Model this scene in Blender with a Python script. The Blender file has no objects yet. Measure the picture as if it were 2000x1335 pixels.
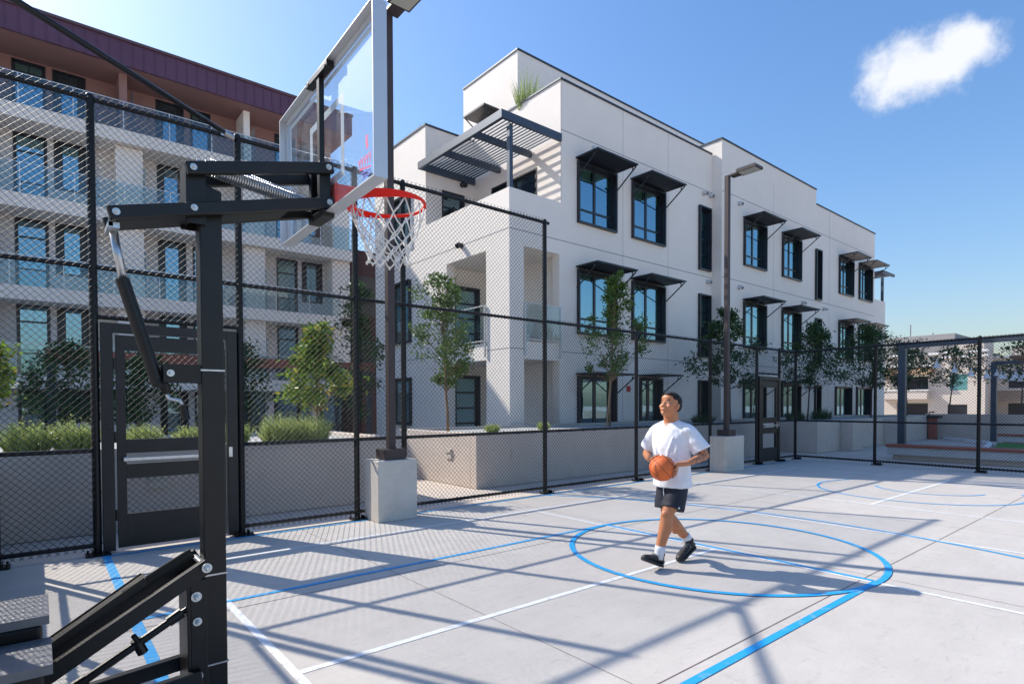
import bpy, bmesh, math, random
from mathutils import Vector, Matrix
R_ = math.radians
sc = bpy.context.scene
# ---------------------------------------------------------------- camera
cam_d = bpy.data.cameras.new("camera"); cam = bpy.data.objects.new("camera", cam_d)
sc.collection.objects.link(cam); sc.camera = cam
def cam_basis(hd, pt, rl):
    F = Vector((math.cos(hd)*math.cos(pt), math.sin(hd)*math.cos(pt), math.sin(pt)))
    R = Vector((math.sin(hd), -math.cos(hd), 0)); U = R.cross(F)
    R2 = R*math.cos(rl) + U*math.sin(rl); U2 = R2.cross(F)
    return F, R2, U2
CF, CR, CU = cam_basis(0.8808, -0.0204, -0.0031)
M = Matrix.Identity(4)
for i in range(3):
    M[i][0] = CR[i]; M[i][1] = CU[i]; M[i][2] = -CF[i]
M[0][3], M[1][3], M[2][3] = 0, 0, 1.6
cam.matrix_world = M
cam_d.sensor_width = 36; cam_d.lens = 36*1120.04/2000
cam_d.shift_y = (812.88-667.5)/2000
cam_d.clip_start = 0.05; cam_d.clip_end = 3000
# ---------------------------------------------------------------- light
SUN_EL, SUN_AZ = R_(40.1), math.atan2(-0.414, 0.910)      # azimuth from +Y towards +X
w = bpy.data.worlds.new("World"); sc.world = w; w.use_nodes = True
nt = w.node_tree; nt.nodes.clear()
def wn(t, **k):
    n = nt.nodes.new(t)
    for a, b in k.items(): setattr(n, a, b)
    return n
sky = wn('ShaderNodeTexSky', sky_type='NISHITA', sun_disc=False, sun_elevation=SUN_EL, sun_rotation=SUN_AZ,
         altitude=50, air_density=1.524, dust_density=1.583, ozone_density=4.173)
bgn = wn('ShaderNodeBackground'); bgn.inputs['Strength'].default_value = 0.14
wout = wn('ShaderNodeOutputWorld')
def vm(op, a, b=None):
    n = wn('ShaderNodeVectorMath', operation=op)
    for i, x in enumerate((a, b)):
        if x is None: continue
        if isinstance(x, (tuple, Vector)): n.inputs[i].default_value = tuple(x)
        else: nt.links.new(x, n.inputs[i])
    return n.outputs['Value'] if op == 'DOT_PRODUCT' else n.outputs['Vector']
def mm(op, a, b=None, c=None):
    n = wn('ShaderNodeMath', operation=op)
    for i, x in enumerate((a, b, c)):
        if x is None: continue
        if isinstance(x, (int, float)): n.inputs[i].default_value = x
        else: nt.links.new(x, n.inputs[i])
    return n.outputs[0]
# one small cumulus cloud, fixed in the sky
CD = (CF + CR*(830/1120.04) + CU*((812.88-125)/1120.04)).normalized()
CRt = CD.cross(Vector((0, 0, 1))).normalized(); CUt = CRt.cross(CD)
tc = wn('ShaderNodeTexCoord'); dr = tc.outputs['Generated']
nz = wn('ShaderNodeTexNoise'); nz.inputs['Scale'].default_value = 13; nz.inputs['Detail'].default_value = 9; nz.inputs['Roughness'].default_value = 0.62
nt.links.new(dr, nz.inputs['Vector'])
wob = mm('SUBTRACT', nz.outputs['Fac'], 0.5)
dd = vm('DOT_PRODUCT', dr, CF)
uu = mm('SUBTRACT', mm('DIVIDE', vm('DOT_PRODUCT', dr, CR), dd), 0.741); vv = mm('SUBTRACT', mm('DIVIDE', vm('DOT_PRODUCT', dr, CU), dd), 0.614)
def blob(cu, cv, a, b, rot):
    du = mm('SUBTRACT', uu, cu); dv = mm('SUBTRACT', vv, cv)
    c, s = math.cos(rot), math.sin(rot)
    x = mm('DIVIDE', mm('ADD', mm('MULTIPLY', du, c), mm('MULTIPLY', dv, s)), a)
    y = mm('DIVIDE', mm('SUBTRACT', mm('MULTIPLY', dv, c), mm('MULTIPLY', du, s)), b)
    return mm('SUBTRACT', 1.0, mm('SQRT', mm('ADD', mm('MULTIPLY', x, x), mm('MULTIPLY', y, y))))
b1 = blob(-0.046, -0.014, 0.108, 0.080, 0.30); b2 = blob(0.055, 0.034, 0.112, 0.062, 0.20)
b3 = blob(0.008, 0.0, 0.095, 0.06, 0.3)
bl = mm('SMOOTH_MAX', mm('SMOOTH_MAX', b1, b2, 0.25), b3, 0.25)
cl = mm('MULTIPLY', mm('ADD', mm('ADD', bl, -0.03), mm('MULTIPLY', wob, 1.75)), 1.6)
clc = wn('ShaderNodeClamp'); nt.links.new(cl, clc.inputs[0])
sm = mm('MULTIPLY', mm('MULTIPLY', clc.outputs[0], clc.outputs[0]), mm('SUBTRACT', 3.0, mm('MULTIPLY', clc.outputs[0], 2.0)))
front = mm('GREATER_THAN', dd, 0.5)
sm = mm('MULTIPLY', mm('MULTIPLY', sm, front), 0.93)
cmix = wn('ShaderNodeMix', data_type='RGBA')
gam = wn('ShaderNodeHueSaturation'); gam.inputs['Saturation'].default_value = 1.136; gam.inputs['Value'].default_value = 1.0
skm = wn('ShaderNodeMix', data_type='RGBA', blend_type='MULTIPLY'); skm.inputs[0].default_value = 1.0; skm.inputs[7].default_value = (0.89, 0.922, 1.05, 1)
sgm = wn('ShaderNodeGamma'); sgm.inputs['Gamma'].default_value = 0.976; nt.links.new(sky.outputs[0], sgm.inputs['Color']); nt.links.new(sgm.outputs[0], skm.inputs[6]); nt.links.new(skm.outputs[2], gam.inputs['Color'])
nt.links.new(sm, cmix.inputs[0]); nt.links.new(gam.outputs[0], cmix.inputs[6]); cmix.inputs[7].default_value = (5.0, 5.1, 5.4, 1)
nt.links.new(cmix.outputs[2], bgn.inputs['Color']); nt.links.new(bgn.outputs[0], wout.inputs['Surface'])
sun_d = bpy.data.lights.new("sun", 'SUN'); sun_d.energy = 4.05; sun_d.angle = R_(0.53); sun_d.color = (1.0, 0.94, 0.84)
sun = bpy.data.objects.new("sun", sun_d); sc.collection.objects.link(sun)
sdir = Vector((-0.414*math.cos(SUN_EL), 0.910*math.cos(SUN_EL), math.sin(SUN_EL)))
sun.rotation_euler = (-sdir).to_track_quat('-Z', 'Y').to_euler()
sun.location = sdir*60
sc.view_settings.view_transform = 'Standard'; sc.view_settings.look = 'None'
sc.view_settings.exposure = 0.52; sc.view_settings.gamma = 1; sc.view_settings.use_curve_mapping = False
# ---------------------------------------------------------------- helpers
random.seed(7)
ORG = {}
def link(o): sc.collection.objects.link(o); return o
def tag(o, label=None, cat=None, group=None, kind=None):
    if label: o['label'] = label
    if cat: o['category'] = cat
    if group: o['group'] = group
    if kind: o['kind'] = kind
    return o
def thing(name, label, cat, loc=(0, 0, 0), group=None):
    o = bpy.data.objects.new(name, None); link(o); o.location = loc; o.empty_display_size = 0.2
    ORG[o.name] = Vector(loc); return tag(o, label, cat, group)
class MB:
    def __init__(s): s.v = []; s.f = []
    def add(s, vs, fs):
        n = len(s.v); s.v += [tuple(x) for x in vs]; s.f += [tuple(i+n for i in f) for f in fs]; return s
    def box(s, x0, x1, y0, y1, z0, z1):
        return s.add([(x0,y0,z0),(x1,y0,z0),(x1,y1,z0),(x0,y1,z0),(x0,y0,z1),(x1,y0,z1),(x1,y1,z1),(x0,y1,z1)],
                     [(0,3,2,1),(4,5,6,7),(0,1,5,4),(1,2,6,5),(2,3,7,6),(3,0,4,7)])
    def beam(s, a, b, w_, h_, up=(0,0,1)):
        a = Vector(a); b = Vector(b); d = (b-a).normalized(); up = Vector(up)
        if abs(d.dot(up)) > 0.98: up = Vector((1,0,0))
        r = d.cross(up).normalized(); u = r.cross(d); P = []
        for c in (a, b):
            for i, j in ((-1,-1),(1,-1),(1,1),(-1,1)): P.append(c + r*(i*w_/2) + u*(j*h_/2))
        return s.add(P, [(0,1,2,3),(7,6,5,4),(0,4,5,1),(1,5,6,2),(2,6,7,3),(3,7,4,0)])
    def tube(s, pts, r, n=8, cap=True):
        pts = [Vector(p) for p in pts]
        rs = r if isinstance(r, (list, tuple)) else [r]*len(pts)
        base = len(s.v); prev = None
        for i, p in enumerate(pts):
            d = (pts[min(i+1, len(pts)-1)] - pts[max(i-1, 0)]).normalized()
            if prev is None:
                up = Vector((0,0,1)) if abs(d.z) < 0.9 else Vector((1,0,0))
                a = d.cross(up).normalized()
            else: a = (prev - d*prev.dot(d)).normalized()
            prev = a; b = d.cross(a)
            for k in range(n):
                t = 2*math.pi*k/n; s.v.append(tuple(p + (a*math.cos(t)+b*math.sin(t))*rs[i]))
        for i in range(len(pts)-1):
            for k in range(n):
                k2 = (k+1) % n
                s.f.append((base+i*n+k, base+i*n+k2, base+(i+1)*n+k2, base+(i+1)*n+k))
        if cap:
            s.f.append(tuple(base+k for k in reversed(range(n))))
            s.f.append(tuple(base+(len(pts)-1)*n+k for k in range(n)))
        return s
    def ellipsoid(s, c, r, n=14, m=9, rot=None):
        base = len(s.v); c = Vector(c)
        def P(x,y,z):
            q = Vector((x*r[0], y*r[1], z*r[2]))
            if rot is not None: q = rot @ q
            return tuple(c+q)
        s.v.append(P(0,0,1))
        for i in range(1, m):
            t = math.pi*i/m
            for k in range(n):
                a = 2*math.pi*k/n; s.v.append(P(math.sin(t)*math.cos(a), math.sin(t)*math.sin(a), math.cos(t)))
        s.v.append(P(0,0,-1)); e = len(s.v)-1
        for k in range(n):
            k2 = (k+1) % n
            s.f.append((base, base+1+k, base+1+k2)); s.f.append((e, base+1+(m-2)*n+k2, base+1+(m-2)*n+k))
            for i in range(m-2):
                q = base+1+i*n; s.f.append((q+k, q+n+k, q+n+k2, q+k2))
        return s
    def disc(s, c, nrm, r, h, n=16):
        c = Vector(c); nrm = Vector(nrm).normalized(); return s.tube([c, c+nrm*h], r, n)
    def build(s, name, m, parent=None, smooth=False, bevel=0, label=None, org=None):
        me = bpy.data.meshes.new(name); o = bpy.data.objects.new(name, me)
        g = Vector(org) if org is not None else (ORG[parent.name] if parent else Vector((0,0,0)))
        me.from_pydata([tuple(Vector(p)-g) for p in s.v], [], s.f); me.update()
        me.materials.append(m); link(o)
        if parent: o.parent = parent
        elif org is not None: o.location = g
        ORG[o.name] = g
        if smooth:
            me.polygons.foreach_set('use_smooth', [True]*len(me.polygons))
        if bevel:
            b = o.modifiers.new('bevel', 'BEVEL'); b.width = bevel; b.segments = 2; b.limit_method = 'ANGLE'; b.angle_limit = R_(40)
        if label: o['label'] = label
        return o
def shade_auto(o, ang=40):
    me = o.data; me.polygons.foreach_set('use_smooth', [True]*len(me.polygons))
    bm = bmesh.new(); bm.from_mesh(me)
    for e in bm.edges:
        if len(e.link_faces) == 2 and e.calc_face_angle(0) > R_(ang): e.smooth = False
    bm.to_mesh(me); bm.free(); return o
# ---------------------------------------------------------------- materials
def mat(name, col, rough=0.6, metal=0.0, var=0.0, scale=3.0, bump=0.0, bscale=60.0, col2=None, spec=0.5, stretch=None, detail=6, coat=0.0, lo=0.3, hi=0.7):
    m = bpy.data.materials.new(name); m.use_nodes = True; t = m.node_tree; b = t.nodes['Principled BSDF']
    b.inputs['Base Color'].default_value = (*col, 1); b.inputs['Roughness'].default_value = rough
    b.inputs['Metallic'].default_value = metal; b.inputs['Specular IOR Level'].default_value = spec
    b.inputs['Coat Weight'].default_value = coat; b.inputs['Coat Roughness'].default_value = 0.15
    g = t.nodes.new('ShaderNodeNewGeometry'); vec = g.outputs['Position']
    if stretch:
        mp = t.nodes.new('ShaderNodeMapping'); mp.inputs['Scale'].default_value = stretch
        t.links.new(vec, mp.inputs['Vector']); vec2 = mp.outputs[0]
    else: vec2 = vec
    if var or col2:
        n = t.nodes.new('ShaderNodeTexNoise'); n.inputs['Scale'].default_value = scale; n.inputs['Detail'].default_value = detail; n.inputs['Roughness'].default_value = 0.6
        t.links.new(vec2, n.inputs['Vector'])
        r = t.nodes.new('ShaderNodeMapRange'); r.inputs[1].default_value = lo; r.inputs[2].default_value = hi
        t.links.new(n.outputs['Fac'], r.inputs[0])
        mx = t.nodes.new('ShaderNodeMix'); mx.data_type = 'RGBA'
        c2 = col2 if col2 else tuple(c*(1-var) for c in col)
        c1 = col if col2 else tuple(min(1, c*(1+var)) for c in col)
        mx.inputs[6].default_value = (*c1, 1); mx.inputs[7].default_value = (*c2, 1)
        t.links.new(r.outputs[0], mx.inputs[0]); t.links.new(mx.outputs[2], b.inputs['Base Color'])
    if bump:
        n2 = t.nodes.new('ShaderNodeTexNoise'); n2.inputs['Scale'].default_value = bscale; n2.inputs['Detail'].default_value = 4
        t.links.new(vec, n2.inputs['Vector'])
        bp = t.nodes.new('ShaderNodeBump'); bp.inputs['Strength'].default_value = bump; bp.inputs['Distance'].default_value = 0.01
        t.links.new(n2.outputs['Fac'], bp.inputs['Height']); t.links.new(bp.outputs[0], b.inputs['Normal'])
    return m
def concrete(name, base, stain=0.12, bump=0.15, scuff=0.0):
    m = bpy.data.materials.new(name); m.use_nodes = True; t = m.node_tree; b = t.nodes['Principled BSDF']
    g = t.nodes.new('ShaderNodeNewGeometry'); cur = None
    val = None
    for sc_, amt, det, st in ((0.35, stain, 4, (1,1,1)), (2.3, stain*0.7, 8, (1,1,1)), (28, stain*0.45, 5, (1,1,1)), (1.1, stain*0.5, 6, (1,6,1)), (240, stain*0.4, 2, (1,1,1))):
        mp = t.nodes.new('ShaderNodeMapping'); mp.inputs['Scale'].default_value = st; t.links.new(g.outputs['Position'], mp.inputs[0])
        n = t.nodes.new('ShaderNodeTexNoise'); n.inputs['Scale'].default_value = sc_; n.inputs['Detail'].default_value = det; n.inputs['Roughness'].default_value = 0.65
        t.links.new(mp.outputs[0], n.inputs['Vector'])
        s1 = t.nodes.new('ShaderNodeMath'); s1.operation = 'MULTIPLY_ADD'; s1.inputs[1].default_value = amt*2.4; s1.inputs[2].default_value = -amt*1.2
        t.links.new(n.outputs['Fac'], s1.inputs[0])
        if val is None:
            a = t.nodes.new('ShaderNodeMath'); a.operation = 'ADD'; a.inputs[1].default_value = 1.0; t.links.new(s1.outputs[0], a.inputs[0])
        else:
            a = t.nodes.new('ShaderNodeMath'); a.operation = 'ADD'; t.links.new(val, a.inputs[0]); t.links.new(s1.outputs[0], a.inputs[1])
        val = a.outputs[0]
    for (sc_, st, lo, hi, amt) in (((7, (1, 3.5, 1), 0.60, 0.70, scuff), (3, (4, 1, 1), 0.62, 0.72, scuff*0.7), (38, (1, 1, 1), 0.70, 0.76, scuff*1.6), (5, (1, 1, 1), 0.60, 0.75, -scuff*0.5)) if scuff else ()):
        mp = t.nodes.new('ShaderNodeMapping'); mp.inputs['Scale'].default_value = st; mp.inputs['Rotation'].default_value = (0, 0, 0.6); t.links.new(g.outputs['Position'], mp.inputs[0])
        n = t.nodes.new('ShaderNodeTexNoise'); n.inputs['Scale'].default_value = sc_; n.inputs['Detail'].default_value = 9; n.inputs['Distortion'].default_value = 0.6; t.links.new(mp.outputs[0], n.inputs['Vector'])
        r = t.nodes.new('ShaderNodeMapRange'); r.inputs[1].default_value = lo; r.inputs[2].default_value = hi; r.inputs[3].default_value = 0; r.inputs[4].default_value = -amt; t.links.new(n.outputs['Fac'], r.inputs[0])
        a = t.nodes.new('ShaderNodeMath'); a.operation = 'ADD'; t.links.new(val, a.inputs[0]); t.links.new(r.outputs[0], a.inputs[1]); val = a.outputs[0]
    vmul = t.nodes.new('ShaderNodeVectorMath'); vmul.operation = 'SCALE'; vmul.inputs[0].default_value = base
    t.links.new(val, vmul.inputs['Scale']); t.links.new(vmul.outputs[0], b.inputs['Base Color'])
    b.inputs['Roughness'].default_value = 0.75; b.inputs['Specular IOR Level'].default_value = 0.35
    n2 = t.nodes.new('ShaderNodeTexNoise'); n2.inputs['Scale'].default_value = 45; n2.inputs['Detail'].default_value = 6
    t.links.new(g.outputs['Position'], n2.inputs['Vector'])
    bp = t.nodes.new('ShaderNodeBump'); bp.inputs['Strength'].default_value = bump; bp.inputs['Distance'].default_value = 0.012
    t.links.new(n2.outputs['Fac'], bp.inputs['Height']); t.links.new(bp.outputs[0], b.inputs['Normal'])
    return m
def thin_fresnel(t):
    fr = t.nodes.new('ShaderNodeFresnel'); g = t.nodes.new('ShaderNodeNewGeometry'); m = t.nodes.new('ShaderNodeMapRange')
    m.inputs[3].default_value = 1.5; m.inputs[4].default_value = 1/1.5; t.links.new(g.outputs['Backfacing'], m.inputs[0]); t.links.new(m.outputs[0], fr.inputs['IOR']); return fr
def glass_window(name, tint=(0.02, 0.05, 0.055), refl=0.35, rcol=(0.75, 0.88, 0.95)):
    m = bpy.data.materials.new(name); m.use_nodes = True; t = m.node_tree; t.nodes.clear()
    out = t.nodes.new('ShaderNodeOutputMaterial')
    gl = t.nodes.new('ShaderNodeBsdfGlossy'); gl.inputs['Roughness'].default_value = 0.015; gl.inputs['Color'].default_value = (*rcol, 1)
    tr = t.nodes.new('ShaderNodeBsdfTransparent'); tr.inputs['Color'].default_value = (*tint, 1)
    fr = thin_fresnel(t)
    ad = t.nodes.new('ShaderNodeMath'); ad.operation = 'ADD'; ad.inputs[1].default_value = refl; ad.use_clamp = True
    g = t.nodes.new('ShaderNodeNewGeometry'); n2 = t.nodes.new('ShaderNodeTexNoise'); n2.inputs['Scale'].default_value = 1.3
    t.links.new(g.outputs['Position'], n2.inputs['Vector'])
    bp = t.nodes.new('ShaderNodeBump'); bp.inputs['Strength'].default_value = 0.04; bp.inputs['Distance'].default_value = 0.05
    t.links.new(n2.outputs['Fac'], bp.inputs['Height']); t.links.new(bp.outputs[0], gl.inputs['Normal'])
    mx = t.nodes.new('ShaderNodeMixShader')
    t.links.new(fr.outputs[0], ad.inputs[0]); t.links.new(ad.outputs[0], mx.inputs[0])
    t.links.new(tr.outputs[0], mx.inputs[1]); t.links.new(gl.outputs[0], mx.inputs[2]); t.links.new(mx.outputs[0], out.inputs[0])
    return m
MT = dict(
    court=concrete('court_concrete', (0.535, 0.495, 0.448), 0.14, 0.15, 0.11),
    walk=concrete('walk_concrete', (0.60, 0.52, 0.45), 0.08),
    precast=concrete('planter_concrete', (0.62, 0.53, 0.46), 0.13, 0.3, 0.08),
    block=concrete('block_concrete', (0.60, 0.545, 0.475), 0.26, 0.25),
    stucco=concrete('white_stucco', (0.84, 0.77, 0.70), 0.045, 0.4),
    stucco2=concrete('warm_stucco', (0.66, 0.61, 0.58), 0.04, 0.3),
    soffit=mat('soffit', (0.33, 0.31, 0.29), 0.9, var=0.05),
    joint=mat('joint', (0.30, 0.30, 0.31), 0.9),
    cap=mat('parapet_cap', (0.05, 0.06, 0.075), 0.45, 0.6),
    black=mat('black_metal', (0.0085, 0.0078, 0.0075), 0.38, 0.0, var=0.25, scale=8, spec=0.4),
    fence=mat('black_fence', (0.009, 0.0095, 0.011), 0.36, 0.0, spec=0.35, bump=0.2, bscale=25),
    wire=mat('fence_wire', (0.014, 0.015, 0.017), 0.5, 0.0, spec=0.32),
    gatem=mat('gate_metal', (0.014, 0.0125, 0.0125), 0.42, 0.1, var=0.3, scale=5),
    frame=mat('window_frame', (0.016, 0.019, 0.026), 0.35),
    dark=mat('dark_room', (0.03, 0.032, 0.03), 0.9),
    blind=mat('window_blind', (0.50, 0.52, 0.44), 0.8),
    amber=mat('amber_curtain', (0.62, 0.40, 0.12), 0.8),
    pane=glass_window('window_glass', (0.42, 0.62, 0.58), 0.36, (0.50, 0.80, 0.95)),
    panel=mat('purple_metal', (0.13, 0.055, 0.09), 0.42, 0.25, var=0.08, scale=0.8),
    brick=mat('rust_stucco', (0.30, 0.165, 0.145), 0.85, var=0.06, scale=1.0),
    maroon=mat('maroon_wall', (0.06, 0.02, 0.02), 0.8, var=0.1),
    steel=mat('galvanised', (0.55, 0.56, 0.57), 0.3, 0.9, var=0.15, scale=30),
    bolt=mat('zinc_bolt', (0.62, 0.64, 0.64), 0.35, 0.8, var=0.1, scale=50),
    alu=mat('aluminium', (0.62, 0.63, 0.64), 0.42, 0.55, var=0.03),
    bronze=mat('bronze_pole', (0.062, 0.046, 0.045), 0.5, 0.1, var=0.1, scale=4, spec=0.35),
    gunmetal=mat('gunmetal_steel', (0.06, 0.08, 0.11), 0.45, 0.3, var=0.1),
    blue=mat('blue_paint', (0.018, 0.35, 0.72), 0.6, col2=(0.22, 0.40, 0.56), scale=11, detail=14, lo=0.54, hi=0.70),
    wpaint=mat('white_paint', (0.80, 0.81, 0.82), 0.6, col2=(0.56, 0.54, 0.52), scale=12, detail=14, lo=0.52, hi=0.68),
    crack=mat('joint_line', (0.16, 0.115, 0.105), 0.9, var=0.35, scale=9),
    redwood=mat('redwood', (0.36, 0.11, 0.07), 0.6, var=0.15, scale=4, stretch=(1, 0.2, 8)),
    gravel=mat('gravel', (0.42, 0.42, 0.40), 0.95, var=0.35, scale=25, bump=0.8, bscale=40),
    turf=mat('turf', (0.06, 0.20, 0.035), 0.9, var=0.3, scale=20, bump=0.6, bscale=90),
)
# ================================================================ ground, court and markings
o = MB().add([(-400,-400,-0.006),(400,-400,-0.006),(400,400,-0.006),(-400,400,-0.006)], [(0,1,2,3)]).build('ground', MT['walk']); tag(o, kind='structure')
cb = MB(); cb.add([(-6,-9,0),(16.98,-9,0),(16.98,7.56,0),(-6,7.56,0)], [(0,1,2,3)])
o = cb.build('court', MT['court']); tag(o, kind='structure')
jl = MB(); Z = 0.0015
def strip(mb, a, b, w_, z):
    a = Vector((*a, z)); b = Vector((*b, z)); d = (b-a).normalized(); n = Vector((-d.y, d.x, 0))*w_/2
    mb.add([a-n, b-n, b+n, a+n], [(0,1,2,3)])
for y in (1.98, 4.86, -1.0): strip(jl, (-6, y), (16.9, y), 0.009, Z)
for x in (2.6, 5.95, 9.1, 12.4, 15.4, -0.7): strip(jl, (x, -9), (x, 7.5), 0.005, Z)
tag(jl.build('court_joints', MT['crack']), kind='structure')
bk = MB(); zb = 0.0045
def arc(mb, c, r, a0, a1, w_, z, n=90):
    P = []
    for i in range(n+1):
        a = a0+(a1-a0)*i/n
        P += [(c[0]+(r-w_/2)*math.cos(a), c[1]+(r-w_/2)*math.sin(a), z), (c[0]+(r+w_/2)*math.cos(a), c[1]+(r+w_/2)*math.sin(a), z)]
    mb.add(P, [(2*i, 2*i+1, 2*i+3, 2*i+2) for i in range(n)])
BW = 0.055
LY0, LY1, FT, BX = 1.87, 5.07, 5.79, 0.53
strip(bk, (BX, 7.45), (BX, -4.5), 0.075, zb)
strip(bk, (BX+0.04, 7.43), (16.2, 7.43), 0.045, zb)
strip(bk, (BX+0.04, LY1), (FT, LY1), 0.05, zb); strip(bk, (BX+0.04, LY0), (FT, LY0), 0.06, zb)
strip(bk, (FT, LY0+0.03), (FT, LY1-0.03), 0.05, zb+0.0015)
arc(bk, (FT, 3.45), 1.60, 0, 2*math.pi, 0.06, zb+0.003, 140)
arc(bk, (1.45, 3.45), 6.75, math.radians(-37), math.radians(36.0), 0.05, zb)
arc(bk, (12.42, 3.4), 1.58, math.radians(60), math.radians(300), 0.045, zb)
arc(bk, (12.9, 3.3), 0.85, math.radians(110), math.radians(262), 0.04, zb)
tag(bk.build('basketball_markings', MT['blue']), kind='structure')
pk = MB(); zp = 0.003
PW = 0.055
strip(pk, (1.16, 6.50), (1.16, 0.38), PW, zp); strip(pk, (14.6, 6.50), (14.6, 0.38), PW, zp)
strip(pk, (1.19, 6.50), (14.57, 6.50), 0.045, zp); strip(pk, (1.19, 0.38), (14.57, 0.38), 0.045, zp)
strip(pk, (1.19, 3.44), (5.72, 3.44), PW, zp); strip(pk, (10.2, 3.38), (14.57, 3.38), PW, zp)
for x in (5.75, 8.07, 10.17): strip(pk, (x, 6.47), (x, 0.41), 0.05, zp)
tag(pk.build('pickleball_markings', MT['wpaint']), kind='structure')

# ================================================================ chain link fences
def mesh_panel(mb, P, u0, u1, z0, z1, r=0.0026, s=0.071):
    """two sets of diagonal wires; P(u, z, off) gives a point"""
    for dirn, off in ((1, -0.0025), (-1, 0.0025)):
        c = (u0-(z1-z0)); k = 0
        while c < u1+(z1-z0):
            if dirn > 0:  # u = c + (z-z0)
                ua, ub = max(u0, c), min(u1, c+(z1-z0)); za, zb_ = z0+ua-c, z0+ub-c
            else:         # u = c - (z-z0) + H
                H = z1-z0; ua, ub = max(u0, c), min(u1, c+H); za, zb_ = z1-(ua-c), z1-(ub-c)
            if ub-ua > 0.02: mb.tube([P(ua, za, off), P(ub, zb_, off)], r, 4, False)
            c += s
FY = 7.62; MY = FY-0.05
def PX(u, z, o_): return (u, MY+o_, z)
def clamps(mb, x, y, zs, r=0.044):
    for z in zs: mb.tube([(x, y, z-0.012), (x, y, z+0.012)], r, 12)
def post(parent, x, y, h, r=0.038, gap=-0.09, foot=True):
    mb = MB(); mb.tube([(x, y, 0), (x, y, h)], r, 14); mb.ellipsoid((x, y, h), (r, r, 0.03), 12, 6)
    clamps(mb, x, y, [0.12+0.55*i for i in range(int(h/0.55))])
    p = mb.build('post', MT['fence'], parent); shade_auto(p)
    if foot:
        f = MB(); f.box(x-0.11, x+0.11, y-0.16, y+0.06, 0.004, 0.016)
        for sx in (-1, 1):
            f.box(x+sx*0.05-0.004, x+sx*0.05+0.004, y-0.14, y-0.03, 0.016, 0.06)
            for sy in (-0.135, 0.035): f.tube([(x+sx*0.085, y+sy, 0.016), (x+sx*0.085, y+sy, 0.045)], 0.011, 6)
        f.build('foot_plate', MT['fence'], p)
    return p
def rail(parent, a, b, r=0.025, name='rail'):
    mb = MB(); mb.tube([a, b], r, 10)
    n = int((Vector(b)-Vector(a)).length/0.3); a = Vector(a); b = Vector(b); d = (b-a).normalized()
    for i in range(1, n):   # wire ties
        q = a+(b-a)*(i/n)+Vector((0,0,0)); mb.tube([q-d*0.004, q+d*0.004], r+0.006, 8)
    return shade_auto(mb.build(name, MT['fence'], parent))
TOPT, TOPL, RL, RB = 4.87, 3.10, 1.12, 0.10
tall = thing('chain_link_fence', 'tall black chain link fence behind the hoop with a diagonal brace at its top', 'fence', (-0.35, FY, 0))
for x in (-0.35, 0.47, 1.93, 3.45, 4.2, 7.06): post(tall, x, FY, TOPT+0.03, 0.040)
rail(tall, (-0.4, FY, TOPT), (7.16, FY, TOPT), 0.028); rail(tall, (-0.35, FY, TOPL-0.01), (7.06, FY, TOPL-0.01))
rail(tall, (0.47, FY, 2.56), (1.93, FY, 2.56))
for a, b in ((-0.35, 0.47), (1.93, 3.45), (3.45, 4.2), (4.2, 7.06)):
    rail(tall, (a, FY, RL), (b, FY, RL)); rail(tall, (a, FY, RB), (b, FY, RB))
mb = MB(); mesh_panel(mb, PX, -0.35, 0.47, 0.05, TOPT+0.045); mesh_panel(mb, PX, 0.47, 1.93, 2.56, TOPT+0.045); mesh_panel(mb, PX, 1.93, 7.06, 0.05, TOPT+0.045)
mb.build('wire_mesh', MT['wire'], tall, smooth=True)
br = MB(); br.tube([(1.90, FY-0.03, TOPT-0.02), (-0.42, 5.92, TOPT+0.0)], 0.028, 12); br.build('brace', MT['fence'], tall, smooth=True)
bc = MB(); bc.tube([(1.86, FY-0.06, TOPT-0.03), (1.74, FY-0.145, TOPT-0.03)], 0.036, 10); bc.build('brace_clamp', MT['steel'], tall)

low = thing('chain_link_fence', 'lower black chain link fence running along the white building past the player', 'fence', (9.67, FY, 0))
for x in (9.67, 12.48, 14.72, 15.98): post(low, x, FY, TOPL+0.03)
rail(low, (7.1, FY, TOPL), (17.0, FY, TOPL), 0.027)
for a, b in ((7.1, 9.67), (9.67, 12.48), (12.48, 14.72), (15.98, 17.0)):
    rail(low, (a, FY, RL), (b, FY, RL)); rail(low, (a, FY, RB), (b, FY, RB))
rail(low, (14.72, FY, 2.42), (15.98, FY, 2.42))
mb = MB(); mesh_panel(mb, PX, 7.06, 14.72, 0.05, TOPL+0.045); mesh_panel(mb, PX, 14.72, 15.98, 2.44, TOPL+0.045); mesh_panel(mb, PX, 15.98, 16.98, 0.05, TOPL+0.045)
mb.build('wire_mesh', MT['wire'], low, smooth=True)

XR = 16.98; KR = 0.055
def xr(y): return XR+KR*(y-FY)
rgt = thing('chain_link_fence', 'black chain link fence across the far end of the court in front of the bench', 'fence', (xr(3.35), 3.35, 0))
for y in (FY, 5.52, 3.35, 1.2, -1.0, -3.2): post(rgt, xr(y), y, TOPL+0.03)
for z, r in ((TOPL, 0.027), (RL, 0.025), (RB, 0.025)): rail(rgt, (xr(FY), FY, z), (xr(-8), -8, z), r)
def PRt(u, z, o_): return (xr(u)-0.05+o_, u, z)
mb = MB(); mesh_panel(mb, PRt, -3.2, FY, 0.05, TOPL+0.045); mb.build('wire_mesh', MT['wire'], rgt, smooth=True)
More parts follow.
